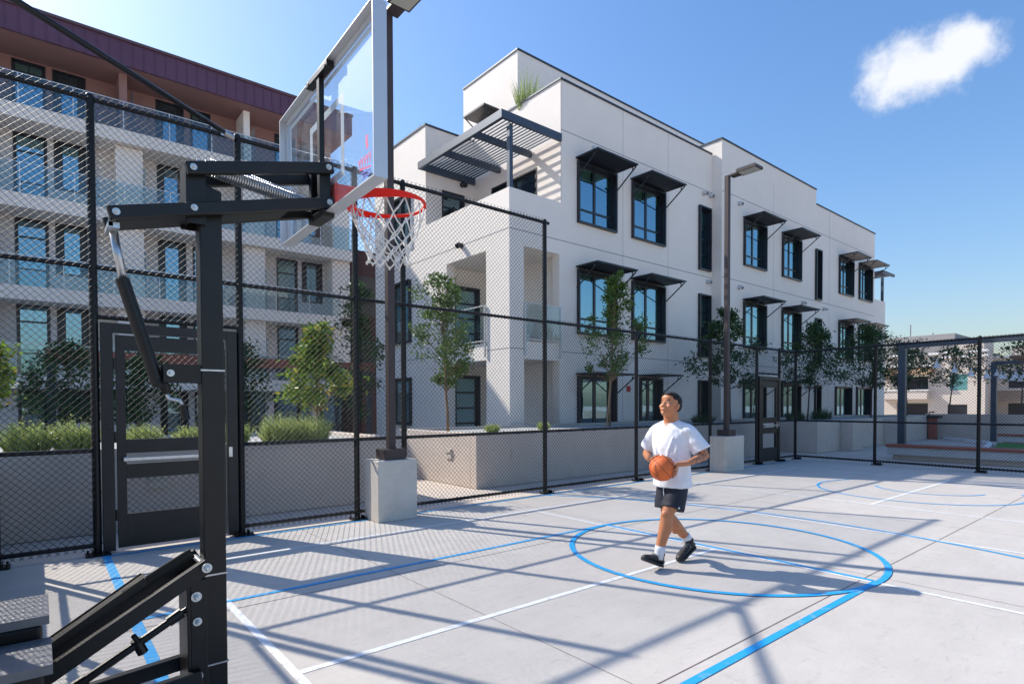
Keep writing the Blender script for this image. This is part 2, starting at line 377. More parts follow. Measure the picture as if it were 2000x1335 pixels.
# the return fence on the near left, outside the frame: only its shadow is seen
lft = thing('chain_link_fence', 'low return fence along the left side of the court beside the planter wall', 'fence', (-0.42, 5, 0))
def PLt(u, z, o_): return (-0.42+o_, u, z)
for y in (5.8, 3.4, 1.0, -1.4): post(lft, -0.42, y, 3.1, foot=False)
post(lft, -0.47, 7.62, 4.87, 0.040, foot=False)
for z in (3.08, RL, RB): rail(lft, (-0.42, -6, z), (-0.42, 7.55, z))
mb = MB(); mesh_panel(mb, PLt, -3, 7.6, 0.05, 3.1); mb.build('wire_mesh', MT['wire'], lft, smooth=True)

# ---------------------------------------------------------------- gates
def gate(x0, x1, label, ztop=2.50):
    g = thing('metal_gate', label, 'gate', ((x0+x1)/2, FY, 0)); y0, y1 = FY-0.06, FY+0.05
    jb = MB(); jb.box(x0, x0+0.11, y0, y1, 0.02, ztop); jb.box(x1-0.11, x1, y0, y1, 0.02, ztop); jb.box(x0+0.11, x1-0.11, y0, y1, ztop-0.10, ztop)
    for z in [0.2+0.3*i for i in range(8)]:
        for x in (x0+0.055, x1-0.055): jb.tube([(x, y0-0.006, z), (x, y0, z)], 0.008, 6)
    f = jb.build('gate_frame', MT['gatem'], g, bevel=0.004)
    a, b = x0+0.135, x1-0.135; ya, yb = FY-0.045, FY+0.015
    lf = MB(); lf.box(a, a+0.085, ya, yb, 0.045, ztop-0.125); lf.box(b-0.085, b, ya, yb, 0.045, ztop-0.125)
    lf.box(a+0.085, b-0.085, ya, yb, ztop-0.29, ztop-0.125)
    lf.box(a+0.085, b-0.085, ya, yb, 1.08, 1.23); lf.box(a+0.085, b-0.085, ya, yb, 0.80, 0.96); lf.box(a+0.085, b-0.085, ya+0.003, yb-0.003, 0.045, 0.41)
    for z in [0.15+0.22*i for i in range(10)]:
        for x in (a+0.075, b-0.075): lf.tube([(x, ya-0.004, z), (x, ya, z)], 0.006, 6)
    L = lf.build('gate_leaf', MT['gatem'], g, bevel=0.003)
    mp = MB(); mesh_panel(mp, lambda u, z, o_: (u, FY-0.015+o_, z), a+0.085, b-0.085, 0.41, 0.80); mesh_panel(mp, lambda u, z, o_: (u, FY-0.015+o_, z), a+0.085, b-0.085, 1.23, ztop-0.29)
    mp.build('wire_mesh', MT['wire'], L, smooth=True)
    pb = MB(); pb.box(a+0.05, b-0.03, ya-0.075, ya-0.03, 0.998, 1.036)
    for x in (a+0.06, b-0.09): pb.box(x, x+0.05, ya-0.03, ya, 0.99, 1.04)
    pb.build('push_bar', MT['steel'], L, bevel=0.004)
    lk = MB(); lk.box(b-0.06, b-0.02, ya-0.02, ya, 0.93, 1.12); lk.box(b+0.03, b+0.07, ya-0.025, ya, 0.98, 1.10); lk.build('lock_plate', MT['steel'], L)
    hg = MB()
    for z in (0.35, 1.2, 2.0): hg.tube([(a-0.012, ya-0.01, z), (a-0.012, ya-0.01, z+0.12)], 0.013, 8)
    hg.build('hinge', MT['gatem'], L)
    return g
gate(0.52, 1.88, 'black framed metal gate with a push bar behind the hoop post')
gate(14.77, 15.94, 'far black metal gate with kick plate beside the second lamp pole', 2.34)

# ================================================================ planter walls
def planter(label, x0, x1, y0, y1, h, m='precast', th=0.2, soil='gravel'):
    p = thing('planter_wall', label, 'planter', ((x0+x1)/2, y0, 0))
    b = MB(); b.box(x0, x1, y0, y0+th, 0, h); b.box(x0, x1, y1-th, y1, 0, h)
    b.box(x0, x0+th, y0+th, y1-th, 0, h); b.box(x1-th, x1, y0+th, y1-th, 0, h)
    b.build('wall', MT[m], p, bevel=0.008)
    s = MB(); s.box(x0+th, x1-th, y0+th, y1-th, 0, h-0.06); s.build('planting_bed', MT[soil], p)
    return p
pl1 = planter('long grey concrete planter behind the tall fence holding the grassy shrubs', -9, 4.75, 8.82, 12.2, 1.06)
pl2 = planter('grey concrete planter under the first two slim trees beside the white building', 6.4, 18.6, 8.82, 11.95, 1.05)
for (x, y, nx) in ((6.40, 9.75, 1), (7.35, 8.82, 0), (1.2, 8.82, 0)):
    l = MB()
    if nx: l.box(x-0.03, x, y-0.1, y+0.1, 0.52, 0.72); l.box(x-0.05, x-0.03, y-0.09, y+0.09, 0.64, 0.70)
    else: l.box(x-0.1, x+0.1, y-0.03, y, 0.52, 0.72); l.box(x-0.09, x+0.09, y-0.05, y-0.03, 0.64, 0.70)
    l.build('step_light', MT['block'], pl2 if x > 5 else pl1)
wl = MB(); wl.box(-0.75, -0.47, 2.2, 8.80, 0, 1.0); o = wl.build('planter_wall', MT['precast'], org=(-0.7, 5, 0)); tag(o, 'low concrete wall at the left edge beside the hoop base', 'wall')
# ================================================================ building helpers
def wall_y(mb, x0, x1, z0, z1, y, holes=(), depth=0.22):
    """wall facing -Y with rectangular holes (x0,x1,z0,z1) and reveals going back"""
    xs = sorted(set([x0, x1]+[h[0] for h in holes]+[h[1] for h in holes])); zs = sorted(set([z0, z1]+[h[2] for h in holes]+[h[3] for h in holes]))
    xs = [x for x in xs if x0 <= x <= x1]; zs = [z for z in zs if z0 <= z <= z1]
    for i in range(len(xs)-1):
        for j in range(len(zs)-1):
            cx, cz = (xs[i]+xs[i+1])/2, (zs[j]+zs[j+1])/2
            if any(h[0] < cx < h[1] and h[2] < cz < h[3] for h in holes): continue
            mb.add([(xs[i],y,zs[j]),(xs[i+1],y,zs[j]),(xs[i+1],y,zs[j+1]),(xs[i],y,zs[j+1])], [(0,1,2,3)])
    for h in holes:
        a, b, c, d = h[:4]; dp = h[4] if len(h) > 4 else depth; c = max(c, z0)
        mb.add([(a,y,c),(a,y+dp,c),(a,y+dp,d),(a,y,d)], [(0,1,2,3)]); mb.add([(b,y,c),(b,y,d),(b,y+dp,d),(b,y+dp,c)], [(0,1,2,3)])
        mb.add([(a,y,d),(a,y+dp,d),(b,y+dp,d),(b,y,d)], [(0,1,2,3)]); mb.add([(a,y,c),(b,y,c),(b,y+dp,c),(a,y+dp,c)], [(0,1,2,3)])
def wall_x(mb, y0, y1, z0, z1, x, holes=(), depth=0.22):
    """wall facing -X with holes (y0,y1,z0,z1)"""
    t = MB(); wall_y(t, y0, y1, z0, z1, 0, holes, depth)
    mb.add([(x+q[1], q[0], q[2]) for q in t.v], t.f)
def window_y(parent, x0, x1, z0, z1, y, kind='double', blind=None, proud=0.10, sub=True):
    """black sleeve frame standing proud of the wall, glass set back"""
    f = MB(); t = 0.055; yb = y+0.16; yf = y-proud
    f.box(x0, x0+t, yf, yb, z0, z1); f.box(x1-t, x1, yf, yb, z0, z1)
    f.box(x0+t, x1-t, yf, yb, z0, z0+t); f.box(x0+t, x1-t, yf, yb, z1-t, z1)
    a, b, c, d = x0+t, x1-t, z0+t, z1-t; ym, yn = y+0.085, y+0.135; s = 0.05
    f.box(a, a+s, ym, yn, c, d); f.box(b-s, b, ym, yn, c, d); f.box(a+s, b-s, ym, yn, c, c+s); f.box(a+s, b-s, ym, yn, d-s, d)
    cx = (a+b)/2
    if kind == 'double':
        f.box(cx-0.045, cx+0.045, ym, yn, c+s, d-s); zc = c+(d-c)*0.24
        f.box(a+s, cx-0.045, ym+0.003, yn, zc-0.03, zc+0.03); f.box(cx+0.045, b-s, ym+0.003, yn, zc-0.03, zc+0.03)
    elif kind == 'ladder':
        n = 4
        for i in range(1, n): zc = c+(d-c)*i/n; f.box(a+s, b-s, ym+0.003, yn, zc-0.03, zc+0.03)
    elif kind == 'stiles':
        w_ = (b-a)*0.24; f.box(a+s, a+w_, ym, yn, c+s, d-s); f.box(b-w_, b-s, ym, yn, c+s, d-s)
    elif kind == 'triple':
        for zc in (c+(d-c)*0.30, c+(d-c)*0.76): f.box(a+s, b-s, ym+0.003, yn, zc-0.035, zc+0.035)
    elif kind == 'door2':
        f.box(cx-0.06, cx+0.06, ym, yn, c+s, d-s)
    fr = f.build('window', MT['frame'], parent)
    MB().add([(a+0.01, y+0.11, c+0.01),(b-0.01, y+0.11, c+0.01),(b-0.01, y+0.11, d-0.01),(a+0.01, y+0.11, d-0.01)], [(0,1,2,3)]).build('pane', MT['pane'], fr)
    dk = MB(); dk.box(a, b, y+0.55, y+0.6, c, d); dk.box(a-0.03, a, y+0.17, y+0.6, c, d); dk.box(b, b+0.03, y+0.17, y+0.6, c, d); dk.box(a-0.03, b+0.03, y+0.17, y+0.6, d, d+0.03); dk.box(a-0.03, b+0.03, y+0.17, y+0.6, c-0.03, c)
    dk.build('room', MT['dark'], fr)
    if blind:
        m, fr0 = blind; q = MB(); n = int((d-c)*fr0/0.05)
        for (p0, p1) in ((a+0.03, cx-0.03), (cx+0.03, b-0.03)): q.box(p0, p1, y+0.22, y+0.225, d-(d-c)*fr0, d-0.01)
        q.build('blind', MT[m], fr)
    return fr
def window_x(parent, y0, y1, z0, z1, x, kind='double', proud=0.10):
    f = MB(); t = 0.055
    def bx(a0, a1, u0, u1, w0, w1): f.box(x+a0, x+a1, u0, u1, w0, w1)
    bx(-proud, 0.16, y0, y0+t, z0, z1); bx(-proud, 0.16, y1-t, y1, z0, z1); bx(-proud, 0.16, y0+t, y1-t, z0, z0+t); bx(-proud, 0.16, y0+t, y1-t, z1-t, z1)
    cy = (y0+y1)/2; s = 0.05; a, b, c, d = y0+t, y1-t, z0+t, z1-t
    bx(0.085, 0.135, a, a+s, c, d); bx(0.085, 0.135, b-s, b, c, d); bx(0.085, 0.135, a+s, b-s, c, c+s); bx(0.085, 0.135, a+s, b-s, d-s, d)
    if kind == 'ladder':
        for i in range(1, 4): zc = c+(d-c)*i/4; bx(0.088, 0.135, a+s, b-s, zc-0.03, zc+0.03)
    else: bx(0.085, 0.135, cy-0.05, cy+0.05, c+s, d-s)
    fr = f.build('window', MT['frame'], parent)
    MB().add([(x+0.11, b-0.01, c+0.01),(x+0.11, a+0.01, c+0.01),(x+0.11, a+0.01, d-0.01),(x+0.11, b-0.01, d-0.01)], [(0,1,2,3)]).build('pane', MT['pane'], fr)
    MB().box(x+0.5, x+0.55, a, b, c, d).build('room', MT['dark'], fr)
    return fr
def awning(parent, x0, x1, z, y):
    a, b = x0-0.03, x1+0.02; p = 0.88; yo = y-p
    m = MB(); m.box(a, b, yo, yo+0.035, z-0.02, z+0.025); m.box(a, a+0.035, yo+0.035, y, z-0.02, z+0.025); m.box(b-0.035, b, yo+0.035, y, z-0.02, z+0.025)
    n = 7
    for i in range(n):
        yy = yo+0.08+(p-0.10)*i/(n-1); m.beam((a+0.04, yy-0.03, z+0.0), (b-0.04, yy-0.03, z+0.0), 0.085, 0.012, up=(0, 0.5, 1))
    m.box(a+0.04, b-0.04, yo+0.04, y-0.01, z+0.026, z+0.031)
    A = m.build('awning', MT['frame'], parent)
    for xx in (a+0.05, b-0.03):
        k = MB(); k.beam((xx, yo+0.06, z-0.04), (xx, y, z-0.62), 0.03, 0.03); k.beam((xx, yo+0.2, z-0.03), (xx, yo+0.2, z-0.14), 0.025, 0.025)
        k.build('bracket', MT['frame'], A)
    return A
def vent(parent, x, y, z):
    v = MB(); v.tube([(x, y, z), (x, y-0.10, z), (x, y-0.17, z-0.05)], [0.065, 0.065, 0.06], 12, False); v.disc((x, y-0.02, z), (0, -1, 0), 0.085, 0.018)
    return v.build('wall_vent', MT['alu'], parent, smooth=True)
# ================================================================ the white three storey building
WB = thing('apartment_building', 'white stucco three storey building with black window awnings and a corner pergola', 'building', (10, 12.1, 0))
ZB = 0.4; YA, YB_, XA = 12.1, 11.7, 9.91
wallm = MB()
winA = [(12.53,14.29,7.05,8.9,'double'),(15.08,16.87,7.05,8.9,'double'),(18.97,19.74,6.6,8.97,'ladder'),
        (12.53,14.29,3.72,5.67,'double'),(15.08,16.87,3.72,5.67,'double'),(18.97,19.74,3.35,5.71,'ladder'),
        (12.53,14.29,0.9,2.46,'door2'),(15.5,16.72,0.75,2.5,'door2'),(18.97,19.74,0.55,2.5,'ladder')]
holesA = [(a, b, c, d, 0.2) for a, b, c, d, k in winA]
balc = [(10.43, 11.80, 3.37, 5.99, 0.3), (10.43, 11.80, ZB, 2.88, 0.3)]
wall_y(wallm, XA, 11.86, ZB, 7.50, YA, balc)
wall_y(wallm, 11.86, 19.9, ZB, 11.05, YA, holesA)
# lit return wall, facing -X
balx = [(13.15, 15.2, 3.37, 5.99, 0.3), (13.15, 15.2, ZB, 2.88, 0.3)]
winX = [(17.40, 19.05, 7.05, 8.85), (17.40, 19.05, 3.75, 5.9), (17.40, 19.05, 0.9, 2.55)]
wall_x(wallm, YA, 16.42, ZB, 7.50, XA, balx); wall_x(wallm, 16.42, 20.1, ZB, 10.75, XA, [(*h, 0.2) for h in winX])
# terrace notch
wall_x(wallm, YA, 16.42, 6.6, 11.05, 11.86, [(13.15, 15.4, 6.9, 8.85, 0.2)])
wall_y(wallm, XA, 11.86, 6.6, 10.75, 16.42, [(10.53, 11.45, 6.9, 8.8, 0.2)])
wallm.box(XA+0.005, 11.86, YA+0.2, 16.42, 6.35, 6.6)
wallm.add([(XA,YA,7.5),(11.86,YA,7.5),(11.86,YA+0.2,7.5),(XA+0.2,YA+0.2,7.5),(XA+0.2,16.42,7.5),(XA,16.42,7.5)], [(0,1,2,3),(0,3,4,5)])
wallm.add([(XA+0.2,YA+0.2,6.6),(11.86,YA+0.2,6.6),(11.86,YA+0.2,7.5),(XA+0.2,YA+0.2,7.5),(XA+0.2,16.42,6.6),(XA+0.2,16.42,7.5)], [(0,3,2,1),(0,4,5,3)])
# balcony recess interiors
for (z0, z1) in ((3.37, 5.99), (ZB, 2.88)):
    wallm.add([(XA+0.3,15.45,z0),(11.95,15.45,z0),(11.95,15.45,z1),(XA+0.3,15.45,z1)], [(0,1,2,3)])
    wallm.add([(11.95,15.45,z0),(11.95,YA,z0),(11.95,YA,z1),(11.95,15.45,z1)], [(0,1,2,3)])
    wallm.add([(XA+0.3,15.2,z0),(XA+0.3,15.45,z0),(XA+0.3,15.45,z1),(XA+0.3,15.2,z1)], [(0,1,2,3)])
wallm.box(XA+0.01, 11.94, YA+0.01, 15.44, 2.885, 3.365)
wallm.box(XA+0.3, 11.94, YA+0.3, 15.44, 5.99, 6.2)
wallm.box(XA+0.03, 10.40, YA+0.03, 13.12, ZB, 6.3)
# facade B, projecting
winB = [(21.48,23.26,7.06,8.87,'double'),(24.68,26.45,7.06,8.87,'double'),(27.97,28.58,6.45,8.8,'ladder'),(30.65,32.42,7.06,8.87,'double'),(33.2,35.0,7.06,8.87,'double'),
        (21.48,23.26,3.82,5.66,'double'),(24.68,26.45,3.82,5.66,'double'),(27.97,28.58,3.3,5.6,'ladder'),(30.65,32.42,3.82,5.66,'double'),(33.2,35.0,3.82,5.66,'double'),
        (21.48,23.26,0.9,2.46,'door2'),(24.68,26.45,0.9,2.46,'door2'),(27.97,28.58,0.5,2.46,'ladder'),(30.3,32.3,0.75,2.46,'door2'),(33.0,35.0,0.75,2.46,'door2')]
holesB = [(a, b, c, d, 0.2) for a, b, c, d, k in winB]
HB1, HB2 = 11.52, 10.86
wall_y(wallm, 19.9, 28.05, ZB, HB1, YB_, [h for h in holesB if h[1] < 28.05]+[(27.97, 28.05, h[2], h[3], 0.2) for h in holesB if h[0] == 27.97])
wall_y(wallm, 28.05, 35.45, ZB, HB2, YB_, [h for h in holesB if h[0] > 28.2]+[(28.05, 28.58, h[2], h[3], 0.2) for h in holesB if h[0] == 27.97])
wall_y(wallm, 35.45, 37.15, ZB, 7.35, YB_, [(35.9, 36.8, 3.4, 5.9, 0.3)])
wallm.add([(19.9,YB_,ZB),(19.9,YB_,HB1),(19.9,20,HB1),(19.9,20,ZB)], [(3,2,1,0)])
wallm.add([(28.05,YB_,HB2),(28.05,YB_,HB1),(28.05,22,HB1),(28.05,22,HB2)], [(0,3,2,1)])
wallm.add([(35.45,YB_,ZB),(35.45,22,ZB),(35.45,22,HB2),(35.45,YB_,HB2)], [(0,1,2,3)])
wallm.add([(37.15,YB_,ZB),(37.15,22,ZB),(37.15,22,7.35),(37.15,YB_,7.35)], [(0,1,2,3)])
wallm.box(35.46, 37.14, YB_+0.2, 22, 6.3, 6.5)
# roofs and backs
for (x0, x1, y0, y1, z) in ((11.86, 19.9, YA, 24, 11.0), (19.9, 28.05, YB_, 24, HB1-0.05), (28.05, 35.45, YB_, 24, HB2-0.05), (XA, 11.86, 16.42, 20.1, 10.7)):
    wallm.add([(x0,y0,z),(x1,y0,z),(x1,y1,z),(x0,y1,z)], [(0,1,2,3)])
wallm.add([(XA,20.1,ZB),(13,20.1,ZB),(13,20.1,10.75),(XA,20.1,10.75)], [(3,2,1,0)])
wallm.add([(13,20.1,ZB),(13,24,ZB),(13,24,11.05),(13,20.1,11.05)], [(3,2,1,0)])
wallm.add([(11.86,16.42,10.7),(11.86,20.1,10.7),(11.86,20.1,11.05),(11.86,16.42,11.05)], [(0,3,2,1)])
wallm.add([(11.86,20.1,10.7),(13,20.1,10.7),(13,20.1,11.05),(11.86,20.1,11.05)], [(3,2,1,0)])
wallm.add([(13,24,ZB),(35.45,24,ZB),(35.45,24,10.8),(13,24,10.8)], [(3,2,1,0)])
W = wallm.build('wall', MT['stucco'], WB)
ph = MB(); ph.box(12.25, 23.75, 14.5, 17.6, 10.9, 13.18); PH = ph.build('penthouse', MT['stucco'], WB)
base = MB(); base.box(XA+0.04, 19.94, YA+0.03, 20, 0, ZB); base.box(19.94, 37.1, YB_+0.03, 20, 0, ZB); base.build('plinth', MT['precast'], WB)
cp = MB(); T = 0.055
def capx(x0, x1, y, z, wd=0.32): cp.box(x0, x1, y-0.035, y+wd, z, z+T)
def capy(x, y0, y1, z, wd=0.32): cp.box(x-0.035, x+wd, y0, y1, z, z+T)
capx(11.825, 19.86, YA, 11.05); capy(11.86, YA+0.32, 16.4, 11.053)
capx(19.86, 28.05, YB_, HB1); capx(28.06, 35.5, YB_, HB2); capy(19.9, YB_+0.32, 15, HB1+0.002)
capx(12.21, 23.75, 14.5, 13.18); capy(12.25, 14.82, 17.6, 13.183)
capx(XA-0.03, 12.6, 16.42, 10.75); capy(XA, 16.74, 20.1, 10.753)
cp.build('parapet_cap', MT['cap'], WB)
jm = MB(); jt = 0.012
for z in (9.62, 6.40, 3.15): jm.box(11.87, 19.89, YA-0.003, YA, z-jt, z+jt)
jm.box(XA+0.01, 10.43, YA-0.003, YA, 3.15-jt, 3.15+jt); jm.box(XA, 11.85, YA-0.003, YA, 6.4-jt, 6.4+jt)
for z in (9.62, 6.40, 3.15): jm.box(19.92, 35.43, YB_-0.003, YB_, z-jt, z+jt)
for x in (11.87, 14.66, 17.1): jm.box(x-jt/2, x+jt/2, YA-0.003, YA, ZB if x > 12 else 7.5, 11.04)
for x in (23.95, 29.55): jm.box(x-jt/2, x+jt/2, YB_-0.003, YB_, ZB, 10.8)
for z in (6.4, 3.15): jm.box(XA-0.003, XA, 12.12, 13.15 if z < 4 else 20.0, z-jt, z+jt); 
jm.box(XA-0.003, XA, 15.25, 20.0, 3.15-jt, 3.15+jt)
jm.build('joint_line', MT['joint'], WB)
bl = {0: ('blind', .2), 1: ('blind', .2), 3: ('blind', .85), 4: ('blind', .9), 2: ('blind', .3), 5: ('blind', .5), 6: ('blind', .3), 7: ('blind', .75), 8: ('amber', .6)}
for i, (a, b, c, d, k) in enumerate(winA):
    window_y(WB, a, b, c, d, YA, k, bl.get(i))
    if k == 'double' or i in (6, 7): awning(WB, a-0.02, b+0.02, d+0.06, YA)
bl = {5: ('blind', .8), 6: ('blind', .5), 8: ('blind', .3), 9: ('blind', .6), 10: ('amber', 1), 11: ('amber', .8), 0: ('blind', .25), 1: ('blind', .25), 13: ('blind', .9), 14: ('blind', .8)}
for i, (a, b, c, d, k) in enumerate(winB):
    window_y(WB, a, b, c, d, YB_, k, bl.get(i))
    if k == 'double' or i in (10, 11): awning(WB, a, b, d+0.06, YB_)
for h in winX: window_x(WB, *h, XA, 'double')
window_x(WB, 13.15, 15.4, 6.9, 8.85, 11.86, 'door2', 0.02); window_y(WB, 10.53, 11.45, 6.9, 8.8, 16.42, 'ladder', proud=0.02)
for (z0, z1) in ((3.4, 5.4), (ZB+0.05, 2.55)):
    window_y(WB, 10.25, 11.25, z0, z1, 15.45-0.16, 'ladder', proud=0.03)
# glass balustrades of the two balcony openings
def balustrade(parent, a, b, z0, h=1.06, out=(0, -1, 0)):
    a = Vector((*a, z0)); b = Vector((*b, z0)); o_ = Vector(out)*0.05; L = (b-a).length; d = (b-a)/L; n = max(1, round(L/1.4))
    p = MB(); p.beam(a+o_+Vector((0,0,h)), b+o_+Vector((0,0,h)), 0.045, 0.03); p.beam(a+o_+Vector((0,0,0.06)), b+o_+Vector((0,0,0.06)), 0.045, 0.03)
    for i in range(n+1):
        q = a+(b-a)*i/n+o_; p.beam(q+Vector((0,0,-0.42)), q+Vector((0,0,h)), 0.045, 0.045, up=out)
    P = p.build('railing', MT['alu'], parent)
    g = MB(); g.beam(a+o_+Vector((0,0,h/2+0.03)), b+o_+Vector((0,0,h/2+0.03)), 0.008, h-0.12); g.build('glass_panel', MT['railglass'], P)
MT['railglass'] = glass_window('railing_glass', (0.84, 0.91, 0.92), 0.02)
balustrade(WB, (10.43, YA), (11.80, YA), 3.37); balustrade(WB, (XA, 15.2), (XA, 13.15), 3.37, out=(-1, 0, 0))
sb = MB(); sb.box(10.5, 11.6, 13.2, 13.9, 3.37, 3.8); sb.box(10.5, 11.6, 13.8, 13.95, 3.8, 4.15); sb.build('balcony_sofa', MT['wpaint'], WB)
# pergola over the corner terrace
pg = MB(); px0, px1, py0, py1, pz = 9.60, 11.84, 12.03, 16.40, 9.46
pg.box(px0, px0+0.08, py0, py1, pz-0.22, pz); pg.box(px0+0.08, px1, py0, py0+0.08, pz-0.22, pz); pg.box(px0+0.08, px1, py1-0.08, py1, pz-0.22, pz)
for yy in (13.35, 14.9): pg.box(px0+0.08, px1, yy, yy+0.10, pz-0.24, pz-0.06)
PG = pg.build('pergola', MT['gunmetal'], WB)
ps = MB(); n = 16
for i in range(n): xx = px0+0.2+(px1-px0-0.3)*i/(n-1); ps.box(xx-0.022, xx+0.022, py0+0.08, py1-0.08, pz-0.035, pz-0.005)
ps.build('slat', MT['gunmetal'], PG)
pp = MB(); pp.box(9.96, 10.08, 12.14, 12.26, 7.5, pz-0.22); pp.build('post', MT['gunmetal'], PG)
# end terrace pergola
pe = MB(); pe.box(35.5, 37.35, 11.3, 11.4, 8.72, 8.86); pe.box(35.5, 37.35, 13.2, 13.3, 8.72, 8.86)
for i in range(8): pe.box(35.5+0.24*i, 35.56+0.24*i, 11.4, 13.2, 8.78, 8.84)
pe.box(36.95, 37.07, 11.75, 11.87, 7.35, 8.72); pe.build('pergola', MT['gunmetal'], WB)
for (x, y, z) in ((19.31,YA,9.47),(19.73,YA,9.47),(19.6,YA,6.22),(21.13,YB_,9.38),(26.53,YB_,9.42),(21.16,YB_,6.15),(26.68,YB_,6.16),(28.9,YB_,6.1)): vent(WB, x, y, z)
sv = MB(); sv.box(13.22, 13.42, YA-0.06, YA, 9.40, 9.52); sv.build('wall_vent', MT['alu'], WB)
for (y, z) in ((14.36, 6.39),): 
    v = MB(); v.tube([(XA, y, z), (XA-0.12, y, z), (XA-0.18, y, z-0.05)], 0.08, 12); v.build('wall_vent', MT['frame'], WB)
v = MB(); v.tube([(11.35, 16.42, 9.15), (11.35, 16.28, 9.15), (11.35, 16.2, 9.08)], 0.09, 12); v.build('wall_vent', MT['frame'], WB)
al = MB(); al.box(14.85, 15.0, YA-0.05, YA, 2.02, 2.2); al.build('alarm_box', mat('alarm_red', (0.5, 0.03, 0.02), 0.5), WB)
# penthouse awning on the lit side
aw = MB(); aw.box(11.62, 12.25, 15.5, 16.72, 11.62, 11.68)
for yy in (15.6, 16.65): aw.beam((11.66, yy, 11.6), (12.25, yy, 11.25), 0.03, 0.03)
aw.build('awning', MT['frame'], WB)
bk2 = MB(); bk2.box(14.2, 15.2, 21.0, 22.2, 10.9, 13.3); bk2.build('chimney', MT['brick'], WB)

# ================================================================ the five storey building on the left
LB = thing('apartment_building', 'five storey grey building with long glass balconies and a purple metal roof edge', 'building', (5, 27, 0))
YL, YW = 27.0, 28.35; X0, X1 = -16.0, 12.1
tops = [2.75, 5.92, 9.2, 12.35]
wl_ = MB(); units = [-4.72*k for k in (4,3,2,1,0)]; doors = []
def unit_windows(z, h):
    out = []
    for k in range(-3, 3):
        c = 2.9+4.66*k     # fin centre
        out += [(c-3.36, c-2.32, z, z+h, 'door2'), (c-2.12, c-1.28, z+0.75, z+h, 'ladder2')] if k % 2 == 0 or True else []
        out += [(c+1.1, c+2.15, z+0.75, z+h, 'ladder2')] if k % 2 == 0 else []
    return out
def wins(z, h):
    o_ = []
    for k in (-2, -1, 0):
        b = 9.45*k+0
        o_ += [(b-0.44, b+0.60, z+0.02, z+h), (b+0.80, b+1.72, z+0.02, z+h), (b+4.0, b+5.05, z+0.02, z+h), (b+5.3, b+6.1, z+0.02, z+h), (b+8.86, b+9.85, z+0.02, z+h) , (b+10.05, b+11.08, z+0.75, z+h)]
    o_ = [w_ for w_ in o_ if w_[0] > X0+0.3 and w_[1] < X1-0.3]
    res = []
    for w_ in sorted(o_):
        if res and w_[0] < res[-1][1]+0.12: continue
        res.append(w_)
    return res
levels = [(2.75, 2.72), (5.92, 2.73), (9.2, 2.62)]
allw = []
for z, h in levels: allw += wins(z, h)
g0 = [w_ for w_ in wins(0.2, 2.0) if w_[1] < 6.2]
wall_y(wl_, X0, X1, 0, 12.3, YW, [(a, b, c, d, 0.25) for a, b, c, d in allw+g0])
wl_.add([(X1,YW,0),(X1,40,0),(X1,40,12.3),(X1,YW,12.3)], [(0,1,2,3)])
wl_.build('wall', MT['stucco2'], LB)
for (a, b, c, d) in allw+g0:
    random.seed(int(a*100+c*10)); window_y(LB, a, b, c, d, YW, 'triple' if b-a < 1.0 else 'stiles', (('blind', random.choice([.25, .3, .5, .9])) if random.random() < .75 else None), proud=0.02)
for k, z in enumerate(tops):
    s = MB(); x1 = X1-0.9 if k < 1 else X1; s.box(X0, x1-0.6 if k == 1 else x1, YL, YW-0.003, z-0.50, z); s.build('balcony_slab', MT['stucco'], LB)
    b = MB(); xe = (x1-0.6 if k == 1 else x1)
    b.box(X0, xe, YL+0.03, YL+0.055, z+1.08, z+1.11)
    n = int((xe-X0)/1.5)
    for i in range(n+1): xx = X0+0.03+(xe-X0-0.06)*i/n; b.box(xx-0.018, xx+0.018, YL+0.02, YL+0.06, z-0.15, z+1.08)
    r = b.build('railing', MT['alu'], LB)
    g = MB(); g.box(X0+0.02, xe-0.02, YL+0.062, YL+0.072, z+0.02, z+1.07); g.build('glass_panel', MT['railglass'], r)
for k in (-2, -1, 0, 1, 2):
    c = 2.93+4.66*k
    if c > 11.5: c = 11.65
    for j, (z, h) in enumerate(levels):
        f = MB(); f.box(c-0.45, c+0.45, YL+0.35, YW-0.003, z+0.003, z+2.62+0.15*(j < 2)); f.build('fin_wall', MT['stucco'], LB)
        if c < 11:
            q = MB(); q.box(c+0.47, c+0.50, YL+0.15, YL+0.9, z+0.1, z+1.9); q.build('privacy_screen', MT['railglass'], LB)
# top storey, rust coloured, set back below the purple roof edge
tw = MB(); topw = [(x0, x1, 12.37, 14.55) for (x0, x1, _, _) in wins(12.35, 2.2)]
wall_y(tw, X0, 11.6, 12.3, 14.9, YW+0.1, [(a, b, c, d, 0.25) for a, b, c, d in topw])
tw.add([(11.6,YW+0.1,12.3),(11.6,40,12.3),(11.6,40,14.9),(11.6,YW+0.1,14.9)], [(0,1,2,3)])
tw.build('top_storey_wall', MT['brick'], LB)
for (a, b, c, d) in topw:
    random.seed(int(a*90)); window_y(LB, a, b, c, d, YW+0.1, 'ladder1' if b-a < 1.0 else 'stiles', (('blind', random.choice([.12, .2, .5])) if random.random() < .7 else None), proud=0.02)
for x, m in ((2.75, 'brick'), (7.3, 'stucco'), (-1.95, 'stucco')):
    f = MB(); f.box(x-0.13, x+0.13, YL+0.25, YW+0.097, 12.353, 14.62); f.build('fin_wall', MT[m], LB)
    q = MB(); q.box(x+0.3, x+0.33, YL+0.2, YL+0.9, 12.4, 14.0); q.build('privacy_screen', MT['railglass'], LB)
rf = MB(); rf.box(X0, 11.9, YL-0.35, 41, 14.62, 14.72); RF = rf.build('roof', MT['brick'], LB)
fs = MB(); fs.box(X0, 11.9, YL-0.45, YL-0.35, 14.62, 15.52); FSo = fs.build('roof_edge', MT['panel'], LB)
sm_ = MB(); n = 76
